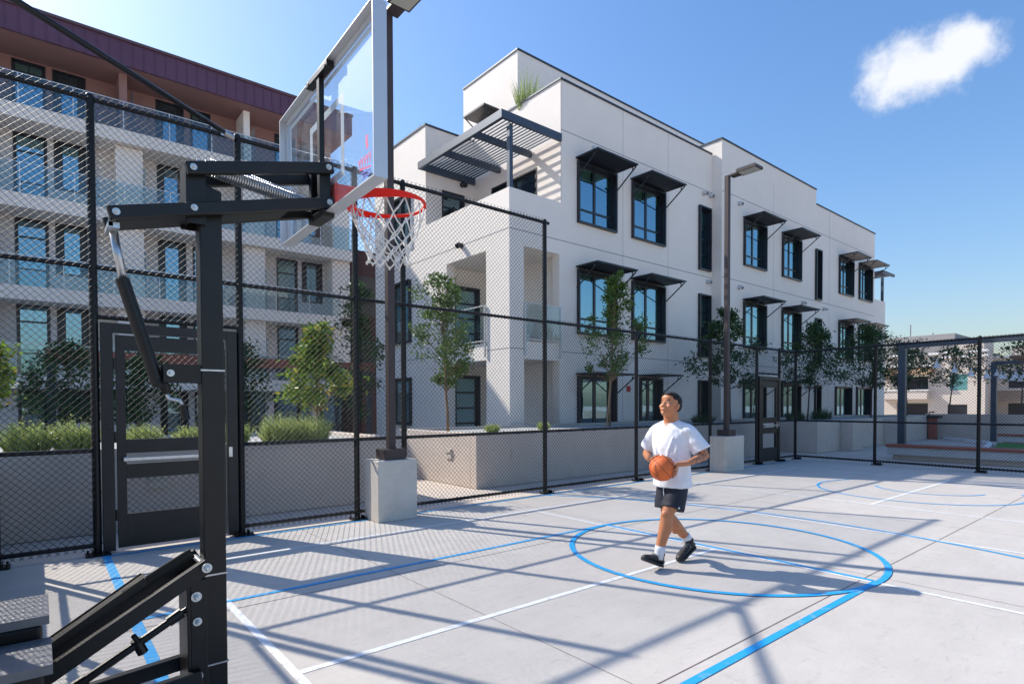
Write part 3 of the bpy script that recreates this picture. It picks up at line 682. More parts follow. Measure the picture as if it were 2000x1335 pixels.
for i in range(n): xx = X0+0.1+(27.8)*i/(n-1)*1.0; sm_.box(xx-0.012, xx+0.012, YL-0.475, YL-0.45, 14.64, 15.5)
sm_.build('panel_seam', MT['panel'], FSo)
fc = MB(); fc.box(X0, 11.95, YL-0.53, YL-0.2, 15.52, 15.62); fc.box(X0, 11.9, YL-0.34, 41, 14.72, 15.5); fc.build('roof_cap', mat('roof_cap', (0.11, 0.06, 0.07), 0.5), LB)
# maroon corner block and shopfront
mr = thing('corner_block', 'dark maroon wall block between the grey and the white buildings', 'building', (13, 27.5, 0))
q = MB(); q.box(12.15, 16.5, 27.3, 34, 0, 9.4); q.build('wall', MT['maroon'], mr)
for z in (2.9, 6.1): s = MB(); s.box(12.5, 13.4, 27.27, 27.3, z, z+2.0); s.build('window', MT['frame'], mr)
sf = MB(); sf.box(6.3, 12.05, YW-0.3, YW-0.004, 0, 2.3)
SF = sf.build('shopfront', MT['frame'], LB)
for i in range(5):
    g = MB(); xx = 6.45+1.12*i; g.box(xx, xx+0.95, YW-0.32, YW-0.303, 0.1, 2.2); g.build('pane', MT['pane'], SF)
for x in (6.2, 8.3, 10.4):
    c_ = MB(); c_.box(x-0.15, x+0.15, YW-0.7, YW-0.4, 0, 2.25); c_.build('column', MT['stucco2'], LB)
# courtyard canopy
cy = thing('courtyard_canopy', 'long flat canopy with a rust red edge in front of the grey building', 'canopy', (5, 22, 0))
q = MB(); q.box(0.2, 10.0, 20.6, 24, 2.95, 3.0); q.build('canopy_roof', MT['frame'], cy)
q = MB(); q.box(0.15, 10.05, 20.5, 20.6, 2.9, 3.2); q.build('canopy_edge', MT['redwood'], cy)
for x in (0.3, 5.0, 9.9):
    for y in (20.7, 23.8): q = MB(); q.box(x-0.08, x+0.08, y-0.08, y+0.08, 0, 2.95); q.build('post', MT['gunmetal'], cy)

# the grey building stands further back than it was drawn up: storeys of 3.5 m
for b_, l_ in ((LB, (5.45, 29.43, -0.144)), (mr, (14.17, 29.98, -0.144))): b_.scale = (1.09, 1.09, 1.09); b_.location = l_
# ================================================================ basketball hoop
HP = thing('basketball_hoop', 'black adjustable basketball hoop with a glass backboard and red rim at the left', 'hoop', (0.685, 3.27, 0))
BK, ST = MT['black'], MT['steel']
q = MB(); x0, x1, y0, y1 = 0.634, 0.738, 3.218, 3.322
q.add([(x0,y0,0.12),(x1,y0,0.12),(x1,y1,0.12),(x0,y1,0.12),(x0,y0,2.72),(x1,y0,2.69),(x1,y1,2.69),(x0,y1,2.72)], [(0,3,2,1),(4,5,6,7),(0,1,5,4),(1,2,6,5),(2,3,7,6),(3,0,4,7)])
POST = q.build('post', BK, HP, bevel=0.006)
for z in (0.275, 0.735, 1.775):
    q = MB(); q.box(x0-0.004, x1+0.004, y0-0.004, y1+0.004, z, z+0.008); q.build('band', ST, POST)
q = MB()
for yy in (3.198, 3.342): q.box(0.572, 0.66, yy-0.006, yy+0.006, 2.50, 2.80)
q.box(0.572, 0.60, 3.204, 3.336, 2.52, 2.79); q.build('arm_bracket', BK, POST, bevel=0.003)
def bolt(mb, x, y, z, r=0.013, s=-1, h=0.014): mb.tube([(x, y, z), (x, y+s*h*0.35, z)], r*1.2, 18); mb.tube([(x, y+s*h*0.35, z), (x, y+s*h, z), (x, y+s*h*1.1, z)], [r*0.72, r*0.70, r*0.5], 6); mb.tube([(x, y+s*h*1.1, z), (x, y+s*h*1.6, z)], r*0.36, 8)
for nm, a, b, ext in (('upper_arm', (0.598, 2.758), (1.273, 2.931), 0.03), ('lower_arm', (0.284, 2.477), (1.276, 2.737), 0.03)):
    for yy in (3.165, 3.375):
        d = Vector((b[0]-a[0], 0, b[1]-a[1])).normalized()
        q = MB(); q.beam(Vector((a[0], yy, a[1]))-d*ext, Vector((b[0], yy, b[1]))+d*ext, 0.036, 0.062)
        A = q.build(nm, BK, HP, bevel=0.006)
        if yy < 3.2:
            for (bx_, bz_) in ([a, b] if nm == 'upper_arm' else [a, (0.599, 2.562), b]): t = MB(); bolt(t, bx_, 3.147, bz_); t.build('bolt', MT['bolt'], A)
d = Vector((0.992, 0, 0.26)).normalized()
for s0, s1 in ((0.0, 0.30), (0.47, 0.80)):
    q = MB()
    a = Vector((0.284, 0, 2.477))+d*s0; b = Vector((0.284, 0, 2.477))+d*s1
    q.beam((a.x, 3.27, a.z-0.028), (b.x, 3.27, b.z-0.028), 0.168, 0.006); q.build('cross_plate', BK, HP)
for (x, z) in ((0.598, 2.758), (0.599, 2.562), (1.273, 2.931), (1.276, 2.737), (0.284, 2.477)): q = MB(); q.tube([(x, 3.183, z), (x, 3.357, z)], 0.014, 10); q.build('cross_pin', BK, HP)
q = MB()
for yy in (3.205, 3.335): q.box(1.235, 1.295, yy-0.02, yy+0.02, 2.70, 2.97)
q.box(1.285, 1.30, 3.19, 3.35, 2.70, 2.97); q.box(1.262, 1.292, 3.25, 3.29, 2.97, 3.50); q.box(1.255, 1.30, 3.12, 3.44, 3.478, 3.512)
q.tube([(1.262, 3.15, 3.485), (1.25, 3.15, 3.485)], 0.014, 8); q.tube([(1.262, 3.40, 3.485), (1.25, 3.40, 3.485)], 0.014, 8); q.box(1.24, 1.31, 3.16, 3.38, 2.66, 2.70)
q.build('board_bracket', BK, HP, bevel=0.003)
def spring(yc, a, b, r=0.033, turns=44):
    a = Vector(a); b = Vector(b); d = (b-a).normalized(); u = Vector((0,1,0)); v = d.cross(u); P = []
    for i in range(turns*9+1):
        t = i/(turns*9); ang = 2*math.pi*turns*t; P.append(a+(b-a)*t+(u*math.cos(ang)+v*math.sin(ang))*r)
    q = MB(); q.tube(P, 0.0046, 5); q.tube([a-d*0.06, a], 0.008, 6); q.tube([b, b+d*0.05], 0.008, 6); q.build('spring', ST, HP, smooth=True)
spring(0, (0.66, 3.232, 2.80), (1.20, 3.232, 2.725)); spring(0, (0.70, 3.308, 2.845), (1.22, 3.308, 2.755))
q = MB(); q.tube([(0.28, 3.27, 2.43), (0.318, 3.27, 2.19)], 0.019, 14); q.build('piston_rod', MT['steel'], HP, smooth=True)
q = MB(); q.box(0.255, 0.30, 3.19, 3.35, 2.415, 2.44); q.box(0.258, 0.275, 3.19, 3.20, 2.42, 2.50); q.build('rod_clevis', MT['bolt'], HP)
q = MB(); q.tube([(0.314, 3.27, 2.20), (0.455, 3.27, 1.70)], 0.030, 16); q.build('lift_tube', BK, HP)
q = MB()
for yy in (3.232, 3.308): q.box(0.47, 0.637, yy-0.005, yy+0.005, 1.715, 1.805)
q.tube([(0.445, 3.27, 1.72), (0.478, 3.27, 1.70), (0.49, 3.27, 1.66)], [0.034, 0.026, 0.016], 10); q.build('lift_bracket', BK, HP)
q = MB(); bolt(q, 0.50, 3.226, 1.76, 0.014); q.build('bolt', MT['bolt'], HP)
q = MB(); q.tube([(0.487, 3.27, 1.675), (0.497, 3.27, 1.635), (0.545, 3.262, 1.625), (0.555, 3.26, 1.60)], 0.011, 8); C_ = q.build('crank', MT['bolt'], HP, smooth=True)
q = MB(); q.tube([(0.556, 3.26, 1.60), (0.572, 3.255, 1.53)], 0.017, 10); q.build('crank_grip', BK, C_)
# base linkage
q = MB(); q.box(0.545, 0.560, 3.16, 3.38, 0.20, 0.74); q.box(0.560, 0.634, 3.16, 3.172, 0.20, 0.74); q.box(0.560, 0.634, 3.368, 3.38, 0.20, 0.74); q.build('mount_channel', BK, HP, bevel=0.003)
for (x, y, z, r) in ((0.585, 3.158, 0.661, 0.020), (0.588, 3.158, 0.537, 0.017), (0.585, 3.158, 0.265, 0.021), (0.622, 3.10, 0.809, 0.019)): q = MB(); bolt(q, x, y, z, r, -1, 0.022); q.build('bolt', MT['bolt'], HP)
L0, L1 = Vector((0.64, 0, 0.815)), Vector((-0.10, 0, 0.385)); d = (L1-L0).normalized()
for yy in (3.14, 3.40):
    q = MB(); q.beam((L0.x, yy, L0.z), (L1.x, yy, L1.z), 0.042, 0.072); q.build('support_leg', BK, HP, bevel=0.005)
q = MB(); q.tube([(0.622, 3.11, 0.809), (0.622, 3.42, 0.809)], 0.014, 10); q.build('pivot_pin', MT['bolt'], HP)
q = MB(); q.beam((0.585, 3.27, 0.862), (0.30, 3.27, 0.705), 0.07, 0.018); q.beam((0.585, 3.245, 0.862), (0.30, 3.245, 0.705), 0.01, 0.05); q.build('locking_arm', BK, HP)
q = MB(); q.beam((0.385, 3.27, 0.775), (-0.04, 3.27, 0.505), 0.10, 0.010); q.beam((0.385, 3.22, 0.765), (-0.04, 3.22, 0.495), 0.008, 0.04); q.beam((0.385, 3.32, 0.765), (-0.04, 3.32, 0.495), 0.008, 0.04); q.build('cover_plate', BK, HP)
for yy in (3.14, 3.40): q = MB(); q.beam((0.60, yy, 0.265), (-0.2, yy, 0.20), 0.045, 0.075); q.build('lower_link', BK, HP, bevel=0.005)
q = MB(); q.tube([(0.555, 3.20, 0.60), (0.50, 3.20, 0.565), (0.10, 3.20, 0.345), (0.0, 3.20, 0.30)], [0.011, 0.019, 0.021, 0.012], 12); q.tube([(0.53, 3.20, 0.585), (0.47, 3.20, 0.55)], 0.026, 12)
q.tube([(0.15, 3.20, 0.37), (0.10, 3.20, 0.345)], 0.028, 12); q.build('jack_screw', BK, HP)
q = MB(); q.tube([(0.36, 3.20, 0.46), (0.325, 3.17, 0.53)], 0.012, 8); q.tube([(0.365, 3.20, 0.43), (0.335, 3.20, 0.50)], 0.024, 10); q.build('jack_knob', BK, HP)
# ballast base with chequer plate steps
BB = MB(); BB.box(-0.40, 0.0, 2.62, 3.22, 0.06, 0.655); BB.box(-0.40, -0.005, 2.92, 3.22, 0.655, 0.735); BB.box(-0.40, 0.0, 3.22, 3.93, 0.06, 0.26); BB.box(-0.36, -0.03, 2.68, 3.87, 0.02, 0.06)
BAS = BB.build('ballast_base', BK, HP, bevel=0.012)
cpm = mat('chequer_plate', (0.19, 0.19, 0.20), 0.42, 0.35, var=0.08, scale=20)
def chequer(ax0, ax1, ay0, ay1, z):
    q = MB(); q.box(ax0, ax1, ay0, ay1, z, z+0.035); nx, ny = int((ax1-ax0)/0.028), int((ay1-ay0)/0.028)
    for i in range(nx):
        for j in range(ny):
            a = R_(45 if (i+j) % 2 else -45); q.ellipsoid((ax0+0.014+i*0.028, ay0+0.014+j*0.028, z+0.035), (0.012, 0.004, 0.0016), 6, 3, rot=Matrix.Rotation(a, 3, 'Z'))
    q.build('step_plate', cpm, BAS, bevel=0.004)
chequer(-0.41, 0.02, 2.90, 3.235, 0.742); chequer(-0.41, 0.025, 2.585, 2.90, 0.655)
for x in (-0.33, -0.07):
    for y in (2.75, 3.8): q = MB(); q.tube([(x-0.02, y, 0.035), (x+0.02, y, 0.035)], 0.035, 14); q.build('wheel', BK, HP)
# backboard
Bc = Vector((1.262, 3.272, 3.1035)); th = R_(88.16); wd = Vector((math.cos(th), math.sin(th), 0)); nn = Vector((math.sin(th), -math.cos(th), 0))
def bp(u, z, d): return Bc+wd*u+Vector((0,0,z))+nn*d
def bbox(mb, u0, u1, z0, z1, d0, d1):
    mb.add([bp(u0,z0,d0),bp(u1,z0,d0),bp(u1,z0,d1),bp(u0,z0,d1),bp(u0,z1,d0),bp(u1,z1,d0),bp(u1,z1,d1),bp(u0,z1,d1)], [(0,1,2,3),(7,6,5,4),(0,4,5,1),(1,5,6,2),(2,6,7,3),(3,7,4,0)])
W2, H2 = 0.752, 0.418; t = 0.030; D = 0.072
q = MB()
bbox(q, -W2, -W2+0.005, -H2, H2, 0, D); bbox(q, W2-0.005, W2, -H2, H2, 0, D); bbox(q, -W2+0.005, W2-0.005, -H2, -H2+0.005, 0, D); bbox(q, -W2+0.005, W2-0.005, H2-0.005, H2, 0, D)
for (a, b, c, e) in ((-W2+0.005, -W2+t, -H2+0.005, H2-0.005), (W2-t, W2-0.005, -H2+0.005, H2-0.005), (-W2+t, W2-t, -H2+0.005, -H2+t), (-W2+t, W2-t, H2-t, H2-0.005)):
    bbox(q, a, b, c, e, 0.040, 0.052)
BD = thing('backboard', '', '', (1.262, 3.272, 3.1035)) ; bpy.data.objects.remove(BD)
FRm = q.build('backboard', MT['alu'], HP)
gm = bpy.data.materials.new('board_glass'); gm.use_nodes = True; nt2 = gm.node_tree; nt2.nodes.clear()
o_ = nt2.nodes.new('ShaderNodeOutputMaterial'); tr = nt2.nodes.new('ShaderNodeBsdfTransparent'); tr.inputs[0].default_value = (0.87, 0.93, 0.95, 1)
gl = nt2.nodes.new('ShaderNodeBsdfGlossy'); gl.inputs['Color'].default_value = (0.95, 0.97, 1.0, 1); gl.inputs['Roughness'].default_value = 0.02; fr = thin_fresnel(nt2)
df = nt2.nodes.new('ShaderNodeBsdfDiffuse'); df.inputs[0].default_value = (0.75, 0.78, 0.8, 1); tl = nt2.nodes.new('ShaderNodeBsdfTranslucent'); tl.inputs[0].default_value = (0.75, 0.78, 0.8, 1)
ms = nt2.nodes.new('ShaderNodeMixShader'); ms.inputs[0].default_value = 0.5; nt2.links.new(df.outputs[0], ms.inputs[1]); nt2.links.new(tl.outputs[0], ms.inputs[2])
gp = nt2.nodes.new('ShaderNodeNewGeometry'); nz_ = nt2.nodes.new('ShaderNodeTexNoise'); nz_.inputs['Scale'].default_value = 7; nz_.inputs['Detail'].default_value = 8; nt2.links.new(gp.outputs['Position'], nz_.inputs['Vector'])
mr_ = nt2.nodes.new('ShaderNodeMapRange'); mr_.inputs[1].default_value = 0.4; mr_.inputs[2].default_value = 0.75; mr_.inputs[3].default_value = 0.10; mr_.inputs[4].default_value = 0.30; nt2.links.new(nz_.outputs['Fac'], mr_.inputs[0])
m1 = nt2.nodes.new('ShaderNodeMixShader'); nt2.links.new(mr_.outputs[0], m1.inputs[0]); nt2.links.new(tr.outputs[0], m1.inputs[1]); nt2.links.new(ms.outputs[0], m1.inputs[2])
m2 = nt2.nodes.new('ShaderNodeMixShader'); nt2.links.new(fr.outputs[0], m2.inputs[0]); nt2.links.new(m1.outputs[0], m2.inputs[1]); nt2.links.new(gl.outputs[0], m2.inputs[2]); nt2.links.new(m2.outputs[0], o_.inputs[0])
MB().add([bp(-W2+0.006,-H2+0.006,0.058),bp(W2-0.006,-H2+0.006,0.058),bp(W2-0.006,H2-0.006,0.058),bp(-W2+0.006,H2-0.006,0.058)], [(0,1,2,3)]).build('glass_panel', gm, FRm)
wm = mat('board_white', (0.86, 0.87, 0.88), 0.5); t_ = wm.node_tree; tl2 = t_.nodes.new('ShaderNodeBsdfTranslucent'); tl2.inputs[0].default_value = (0.9, 0.9, 0.92, 1); mx_ = t_.nodes.new('ShaderNodeMixShader'); mx_.inputs[0].default_value = 0.55
t_.links.new(t_.nodes['Principled BSDF'].outputs[0], mx_.inputs[1]); t_.links.new(tl2.outputs[0], mx_.inputs[2]); t_.links.new(mx_.outputs[0], t_.nodes['Material Output'].inputs[0])
q = MB()
def brect(u0, u1, z0, z1, w_, d=0.060):
    for (a, b, c, e) in ((u0, u1, z0, z0+w_), (u0, u1, z1-w_, z1), (u0, u0+w_, z0+w_, z1-w_), (u1-w_, u1, z0+w_, z1-w_)): bbox(q, a, b, c, e, d, d+0.002)
brect(-0.235, 0.315, -0.24, 0.215, 0.042); brect(-W2+0.03, W2-0.03, -H2+0.032, H2-0.032, 0.030)
q.build('shooting_square', wm, FRm)
# pink and blue maker's mark low on the near side of the glass
pkm = mat('mark_pink', (0.62, 0.03, 0.16), 0.5); blm = mat('mark_blue', (0.03, 0.06, 0.40), 0.5)
q = MB(); dd_ = 0.0565
def bq(pts): q.add([bp(u*0.85+0.0, z*0.85-0.02, dd_) for u, z in pts], [tuple(range(len(pts)))])
bq([(-0.655,-0.155),(-0.625,-0.165),(-0.635,-0.225),(-0.665,-0.215)]); bq([(-0.668,-0.15),(-0.64,-0.135),(-0.62,-0.155),(-0.65,-0.16)])
for k in range(5): a = -0.70+0.038*k; bq([(a,-0.25-0.012*k%0.02),(a+0.010,-0.25),(a+0.014,-0.315),(a+0.004,-0.315)]); bq([(a+0.006,-0.285),(a+0.03,-0.245),(a+0.036,-0.255),(a+0.012,-0.295)])
bq([(-0.705,-0.335),(-0.53,-0.305),(-0.53,-0.318),(-0.705,-0.345)])
q.build('board_mark', pkm, FRm)
q = MB(); bq([(-0.70,-0.352),(-0.55,-0.332),(-0.55,-0.345),(-0.70,-0.365)]); bq([(-0.69,-0.372),(-0.58,-0.357),(-0.58,-0.378),(-0.69,-0.385)]); q.build('board_mark', blm, FRm)
# rim and net
RC = Vector((1.69, 3.262, 2.852)); RR = 0.232; red = mat('rim_red', (0.88, 0.022, 0.008), 0.55, spec=0.25)
q = MB(); n = 72
ring = [(RC.x+RR*math.cos(2*math.pi*i/n), RC.y+RR*math.sin(2*math.pi*i/n), RC.z) for i in range(n+1)]
q.tube(ring, 0.0085, 10, False)
def tap(a): return 0.010+0.036*max(0.0, min(1, (math.cos(a-math.pi)+0.62)/1.2))
for sgn in (0,):
    vs = []; fs = []
    for i in range(n+1):
        a = 2*math.pi*i/n; h = tap(a); r1 = RR+0.009
        for rr, zz in ((r1, 0.006), (r1, -h), (r1-0.004, -h), (r1-0.004, 0.006)): vs.append((RC.x+rr*math.cos(a), RC.y+rr*math.sin(a), RC.z+zz))
    for i in range(n):
        for k in range(4): fs.append((4*i+k, 4*i+(k+1) % 4, 4*i+4+(k+1) % 4, 4*i+4+k))
    q.add(vs, fs)
q.add([(1.335,3.175,2.862),(1.335,3.355,2.862),(1.50,3.40,2.858),(1.50,3.125,2.858),(1.335,3.175,2.80),(1.335,3.355,2.80),(1.50,3.40,2.838),(1.50,3.125,2.838)], [(0,1,2,3),(7,6,5,4),(0,4,5,1),(1,5,6,2),(2,6,7,3),(3,7,4,0)])
q.box(1.322, 1.336, 3.18, 3.36, 2.735, 2.885)
for yy in (3.2, 3.34):
    for zz in (2.76, 2.865): q.tube([(1.336, yy, zz), (1.343, yy, zz)], 0.009, 8)
RM = shade_auto(q.build('rim', red, HP))
q = MB(); K = 12; rows = [(RC.z-0.02, 0.225, 0), (RC.z-0.125, 0.200, 0.5), (RC.z-0.185, 0.172, 1), (RC.z-0.24, 0.150, 1.5), (RC.z-0.29, 0.134, 2), (RC.z-0.335, 0.126, 2.5), (RC.z-0.372, 0.128, 3)]
random.seed(3)
P = [[None]*K for _ in rows]
for j, (z, r, off) in enumerate(rows):
    for k in range(K):
        a = 2*math.pi*(k+off)/K; jr = 0 if j == 0 else random.uniform(-0.008, 0.008); ja = 0 if j == 0 else random.uniform(-0.04, 0.04)
        P[j][k] = Vector((RC.x+(r+jr)*math.cos(a+ja)+0.01*(j/6), RC.y+(r+jr)*math.sin(a+ja), z+(random.uniform(-0.012, 0.012) if j else 0)))
for j in range(len(rows)-1):
    for k in range(K):
        for m_ in ((k-0) % K, (k-1) % K):
            a, b = P[j][k], P[j+1][m_]
            mid = (a+b)/2; ctr = Vector((RC.x, RC.y, mid.z)); mid += (mid-ctr).normalized()*(0.006 if j == 0 else -0.003)+Vector((0,0,-0.006))
            q.tube([a, mid, b], 0.0046 if j else 0.005, 5)
    if j:
        for k in range(K): q.ellipsoid(P[j][k], (0.0075, 0.0075, 0.009), 6, 4)
for k in range(K): q.ellipsoid(P[-1][k], (0.008, 0.008, 0.012), 6, 4); q.tube([(RC.x+RR*math.cos(2*math.pi*k/K), RC.y+RR*math.sin(2*math.pi*k/K), RC.z-0.03), P[0][k]], 0.004, 5)
q.build('net', mat('net_cord', (0.78, 0.76, 0.71), 0.85), HP, smooth=True)

# ================================================================ lamp poles on concrete blocks
def lamp(x, y, bx0, bx1, by0, by1, label, bl_):
    b = MB(); b.box(bx0, bx1, by0, by1, 0, 0.84); o = b.build('concrete_block', MT['block'], org=((bx0+bx1)/2, (by0+by1)/2, 0), bevel=0.012); tag(o, bl_, 'block', 'concrete blocks under the lamp poles')
    L = thing('street_lamp', label, 'lamp', (x, y, 0.84), 'tall lamp poles beside the court')
    q = MB(); q.add([(x-.155,y-.15,.842),(x+.155,y-.15,.842),(x+.155,y+.15,.842),(x-.155,y+.15,.842),(x-.16,y-.155,.985),(x+.16,y-.155,.985),(x+.16,y+.155,.985),(x-.16,y+.155,.985)], [(0,3,2,1),(4,5,6,7),(0,1,5,4),(1,2,6,5),(2,3,7,6),(3,0,4,7)])
    q.build('base_cover', MT['bronze'], L, bevel=0.006)
    q = MB(); q.box(x-0.052, x+0.052, y-0.052, y+0.052, 0.985, 7.02); q.build('pole', MT['bronze'], L, bevel=0.006)
    q = MB(); q.box(x-0.10, x+0.10, y-0.31, y-0.10, 6.955, 7.01); q.build('arm', MT['bronze'], L, bevel=0.01)
    q = MB(); q.box(x-0.17, x+0.17, y-0.78, y-0.30, 6.965, 7.03)
    for i in range(9): q.box(x-0.165, x+0.165, y-0.74+0.05*i, y-0.735+0.05*i, 7.03, 7.06)
    hd = q.build('lamp_head', MT['bronze'], L, bevel=0.004)
    q = MB(); q.box(x-0.14, x+0.14, y-0.75, y-0.34, 6.955, 6.964); q.build('led_panel', mat('led_panel', (0.48, 0.47, 0.40), 0.4), hd)
lamp(3.83, 7.33, 3.53, 4.13, 7.12, 7.54, 'tall bronze lamp pole behind the hoop net, its head at the top of the backboard', 'near concrete block holding up the lamp pole behind the hoop')
lamp(12.72, 7.33, 12.33, 13.2, 7.14, 7.54, 'tall bronze lamp pole in front of the white building beside the far gate', 'far concrete block holding up the lamp pole near the far gate')

# ================================================================ trees and shrubs
def leaf_mat(name, c1, c2, c3=None):
    m = bpy.data.materials.new(name); m.use_nodes = True; t = m.node_tree; b = t.nodes['Principled BSDF']
    g = t.nodes.new('ShaderNodeNewGeometry'); cr = t.nodes.new('ShaderNodeValToRGB'); cr.color_ramp.elements[0].color = (*c1, 1); cr.color_ramp.elements[1].color = (*c2, 1)
    if c3: cr.color_ramp.elements[1].position = 0.78; e = cr.color_ramp.elements.new(1.0); e.color = (*c3, 1)
    t.links.new(g.outputs['Random Per Island'], cr.inputs[0]); t.links.new(cr.outputs[0], b.inputs['Base Color'])
    b.inputs['Roughness'].default_value = 0.42; b.inputs['Specular IOR Level'].default_value = 0.5
    tr = t.nodes.new('ShaderNodeBsdfTranslucent'); mx = t.nodes.new('ShaderNodeMixShader'); mx.inputs[0].default_value = 0.35
    t.links.new(cr.outputs[0], tr.inputs[0]); t.links.new(b.outputs[0], mx.inputs[1]); t.links.new(tr.outputs[0], mx.inputs[2]); t.links.new(mx.outputs[0], t.nodes['Material Output'].inputs[0])
    return m
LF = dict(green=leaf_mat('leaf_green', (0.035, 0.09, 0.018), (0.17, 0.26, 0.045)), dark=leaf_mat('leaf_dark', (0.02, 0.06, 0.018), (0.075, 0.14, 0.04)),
          yellow=leaf_mat('leaf_yellow', (0.04, 0.11, 0.015), (0.26, 0.38, 0.045), (0.55, 0.40, 0.06)), grass=leaf_mat('leaf_grass', (0.17, 0.25, 0.06), (0.62, 0.68, 0.26)))
bark = mat('bark', (0.27, 0.17, 0.10), 0.9, var=0.25, scale=20, stretch=(1, 1, 0.2), bump=0.5, bscale=60); barkd = mat('bark_dark', (0.12, 0.09, 0.07), 0.9, var=0.25, scale=20)
def leaf(mb, p, L, wd_):
    wd_ *= 1.15
    d = Vector((random.gauss(0, 1), random.gauss(0, 1), random.gauss(0.15, 0.8))).normalized(); s = d.cross(Vector((random.gauss(0, 1), random.gauss(0, 1), random.gauss(0, 1)))).normalized(); n_ = d.cross(s)
    mb.add([p, p+d*L*0.45+s*wd_/2+n_*L*0.05, p+d*L, p+d*L*0.45-s*wd_/2+n_*L*0.05], [(0, 1, 2), (0, 2, 3)])
def tree(label, base, top, crown, n_leaf, m='green', seed=1, lean=(0, 0), leafL=0.085, tr=0.035, bm_=None, stake=False, name='tree', group='slim young trees in the planters', clusters=44, spread=0.14):
    """crown: list of (dz fraction, half width) outline from crown bottom to the top"""
    random.seed(seed); b = Vector(base); tp = Vector((b.x+lean[0], b.y+lean[1], top)); zc0 = crown[0]
    T = thing(name, label, 'tree', base, group)
    H = top-b.z; mb = MB(); pts = []; N = 7
    for i in range(N+1):
        f = i/N*0.93; pts.append(Vector((b.x+lean[0]*f**1.3+random.uniform(-.02, .02)*(i > 0), b.y+lean[1]*f+random.uniform(-.02, .02)*(i > 0), b.z+H*f)))
    mb.tube(pts, [tr*(1-0.8*i/N) for i in range(N+1)], 8)
    prof = crown[1]; cz0, cz1 = zc0, top
    def hw(f):
        f = max(0, min(1, f)); k = f*(len(prof)-1); i = min(int(k), len(prof)-2); return prof[i]+(prof[i+1]-prof[i])*(k-i)
    def axis(z):
        f = (z-b.z)/H; return Vector((b.x+lean[0]*max(f, 0)**1.3, b.y+lean[1]*f, z))
    cr = MB(); cl = []
    for i in range(clusters):
        f = ((i+random.random())/clusters)**0.9; z = cz0+(cz1-cz0)*f; a = random.uniform(0, 6.283)+i*2.4; r = hw(f)*random.choice([random.uniform(0.25, 0.75), random.uniform(0.65, 0.95), random.uniform(0.85, 1.12)])
        c = axis(z)+Vector((math.cos(a)*r, math.sin(a)*r, 0)); cl.append((c, r, f, a))
        s0 = axis(max(cz0-0.15, z-r*0.9-0.1)); mid = (s0+c)/2+Vector((0, 0, -0.05*r)); mb.tube([s0, mid, c], [tr*0.32, tr*0.2, tr*0.08], 5, False)
    n_leaf = int(n_leaf*1.25); per = n_leaf//clusters
    for (c, r, f, a) in cl:
        sc_ = random.uniform(0.6, 1.35); s = spread*0.62*sc_*(0.65+0.5*hw(f)/max(prof))
        for _ in range(int(per*random.uniform(0.5, 1.5))):
            p = c+Vector((random.gauss(0, s), random.gauss(0, s), random.gauss(0, s*0.8))); leaf(cr, p, leafL*random.uniform(0.7, 1.25), leafL*0.42)
    for _ in range(int(n_leaf*0.12)):
        f = random.random()*0.92; z = cz0+(cz1-cz0)*f; p = axis(z)+Vector((random.gauss(0, 0.1), random.gauss(0, 0.1), 0)); leaf(cr, p, leafL, leafL*0.4)
    mb.build('trunk', bm_ or bark, T, smooth=True); cr.build('crown', LF[m], T)
    if stake:
        s = MB(); s.tube([b+Vector((-0.10, 0.02, 0)), b+Vector((-0.02+lean[0]*0.45, 0.02, 1.75))], 0.018, 7); s.build('stake', mat('stake_wood', (0.42, 0.28, 0.16), 0.9), T)
    return T
tree('slim tree in front of the corner balconies of the white building', (6.73, 10.3, 1.0), 4.32, (2.0, [0.12, 0.45, 0.62, 0.50, 0.42, 0.50, 0.10]), 2500, 'green', 4, lean=(-0.22, 0), bm_=bark, clusters=50)
tree('staked slim tree in front of the first windows, left of the player', (12.05, 10.4, 1.0), 5.2, (2.35, [0.35, 0.95, 1.0, 0.72, 0.45, 0.28, 0.10]), 2900, 'green', 9, lean=(0.28, 0), stake=True, clusters=56, leafL=0.095)
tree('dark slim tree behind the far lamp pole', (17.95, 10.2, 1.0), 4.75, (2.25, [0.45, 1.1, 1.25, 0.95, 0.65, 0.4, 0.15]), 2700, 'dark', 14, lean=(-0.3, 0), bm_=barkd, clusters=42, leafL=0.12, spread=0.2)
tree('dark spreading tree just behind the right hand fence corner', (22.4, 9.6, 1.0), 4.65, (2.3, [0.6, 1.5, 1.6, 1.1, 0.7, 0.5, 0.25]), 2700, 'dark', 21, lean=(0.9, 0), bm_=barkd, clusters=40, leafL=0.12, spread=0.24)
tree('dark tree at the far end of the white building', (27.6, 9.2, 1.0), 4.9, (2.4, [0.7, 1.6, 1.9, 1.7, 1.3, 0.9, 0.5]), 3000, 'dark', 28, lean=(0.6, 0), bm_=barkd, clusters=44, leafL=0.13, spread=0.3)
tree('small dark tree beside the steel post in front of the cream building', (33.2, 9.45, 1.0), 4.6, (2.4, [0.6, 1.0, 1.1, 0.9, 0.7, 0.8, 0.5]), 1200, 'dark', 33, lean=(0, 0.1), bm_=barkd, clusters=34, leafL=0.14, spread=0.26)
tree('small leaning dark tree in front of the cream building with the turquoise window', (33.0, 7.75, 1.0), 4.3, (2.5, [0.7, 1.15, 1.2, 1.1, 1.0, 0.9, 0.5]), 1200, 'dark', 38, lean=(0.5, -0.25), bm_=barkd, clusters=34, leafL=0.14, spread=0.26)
tree('dark tree at the right edge behind the hanging lamps', (33.2, 5.15, 1.0), 4.3, (2.6, [0.7, 1.1, 1.2, 1.0, 0.8, 0.6, 0.4]), 1100, 'dark', 41, bm_=barkd, clusters=34, leafL=0.14, spread=0.26)
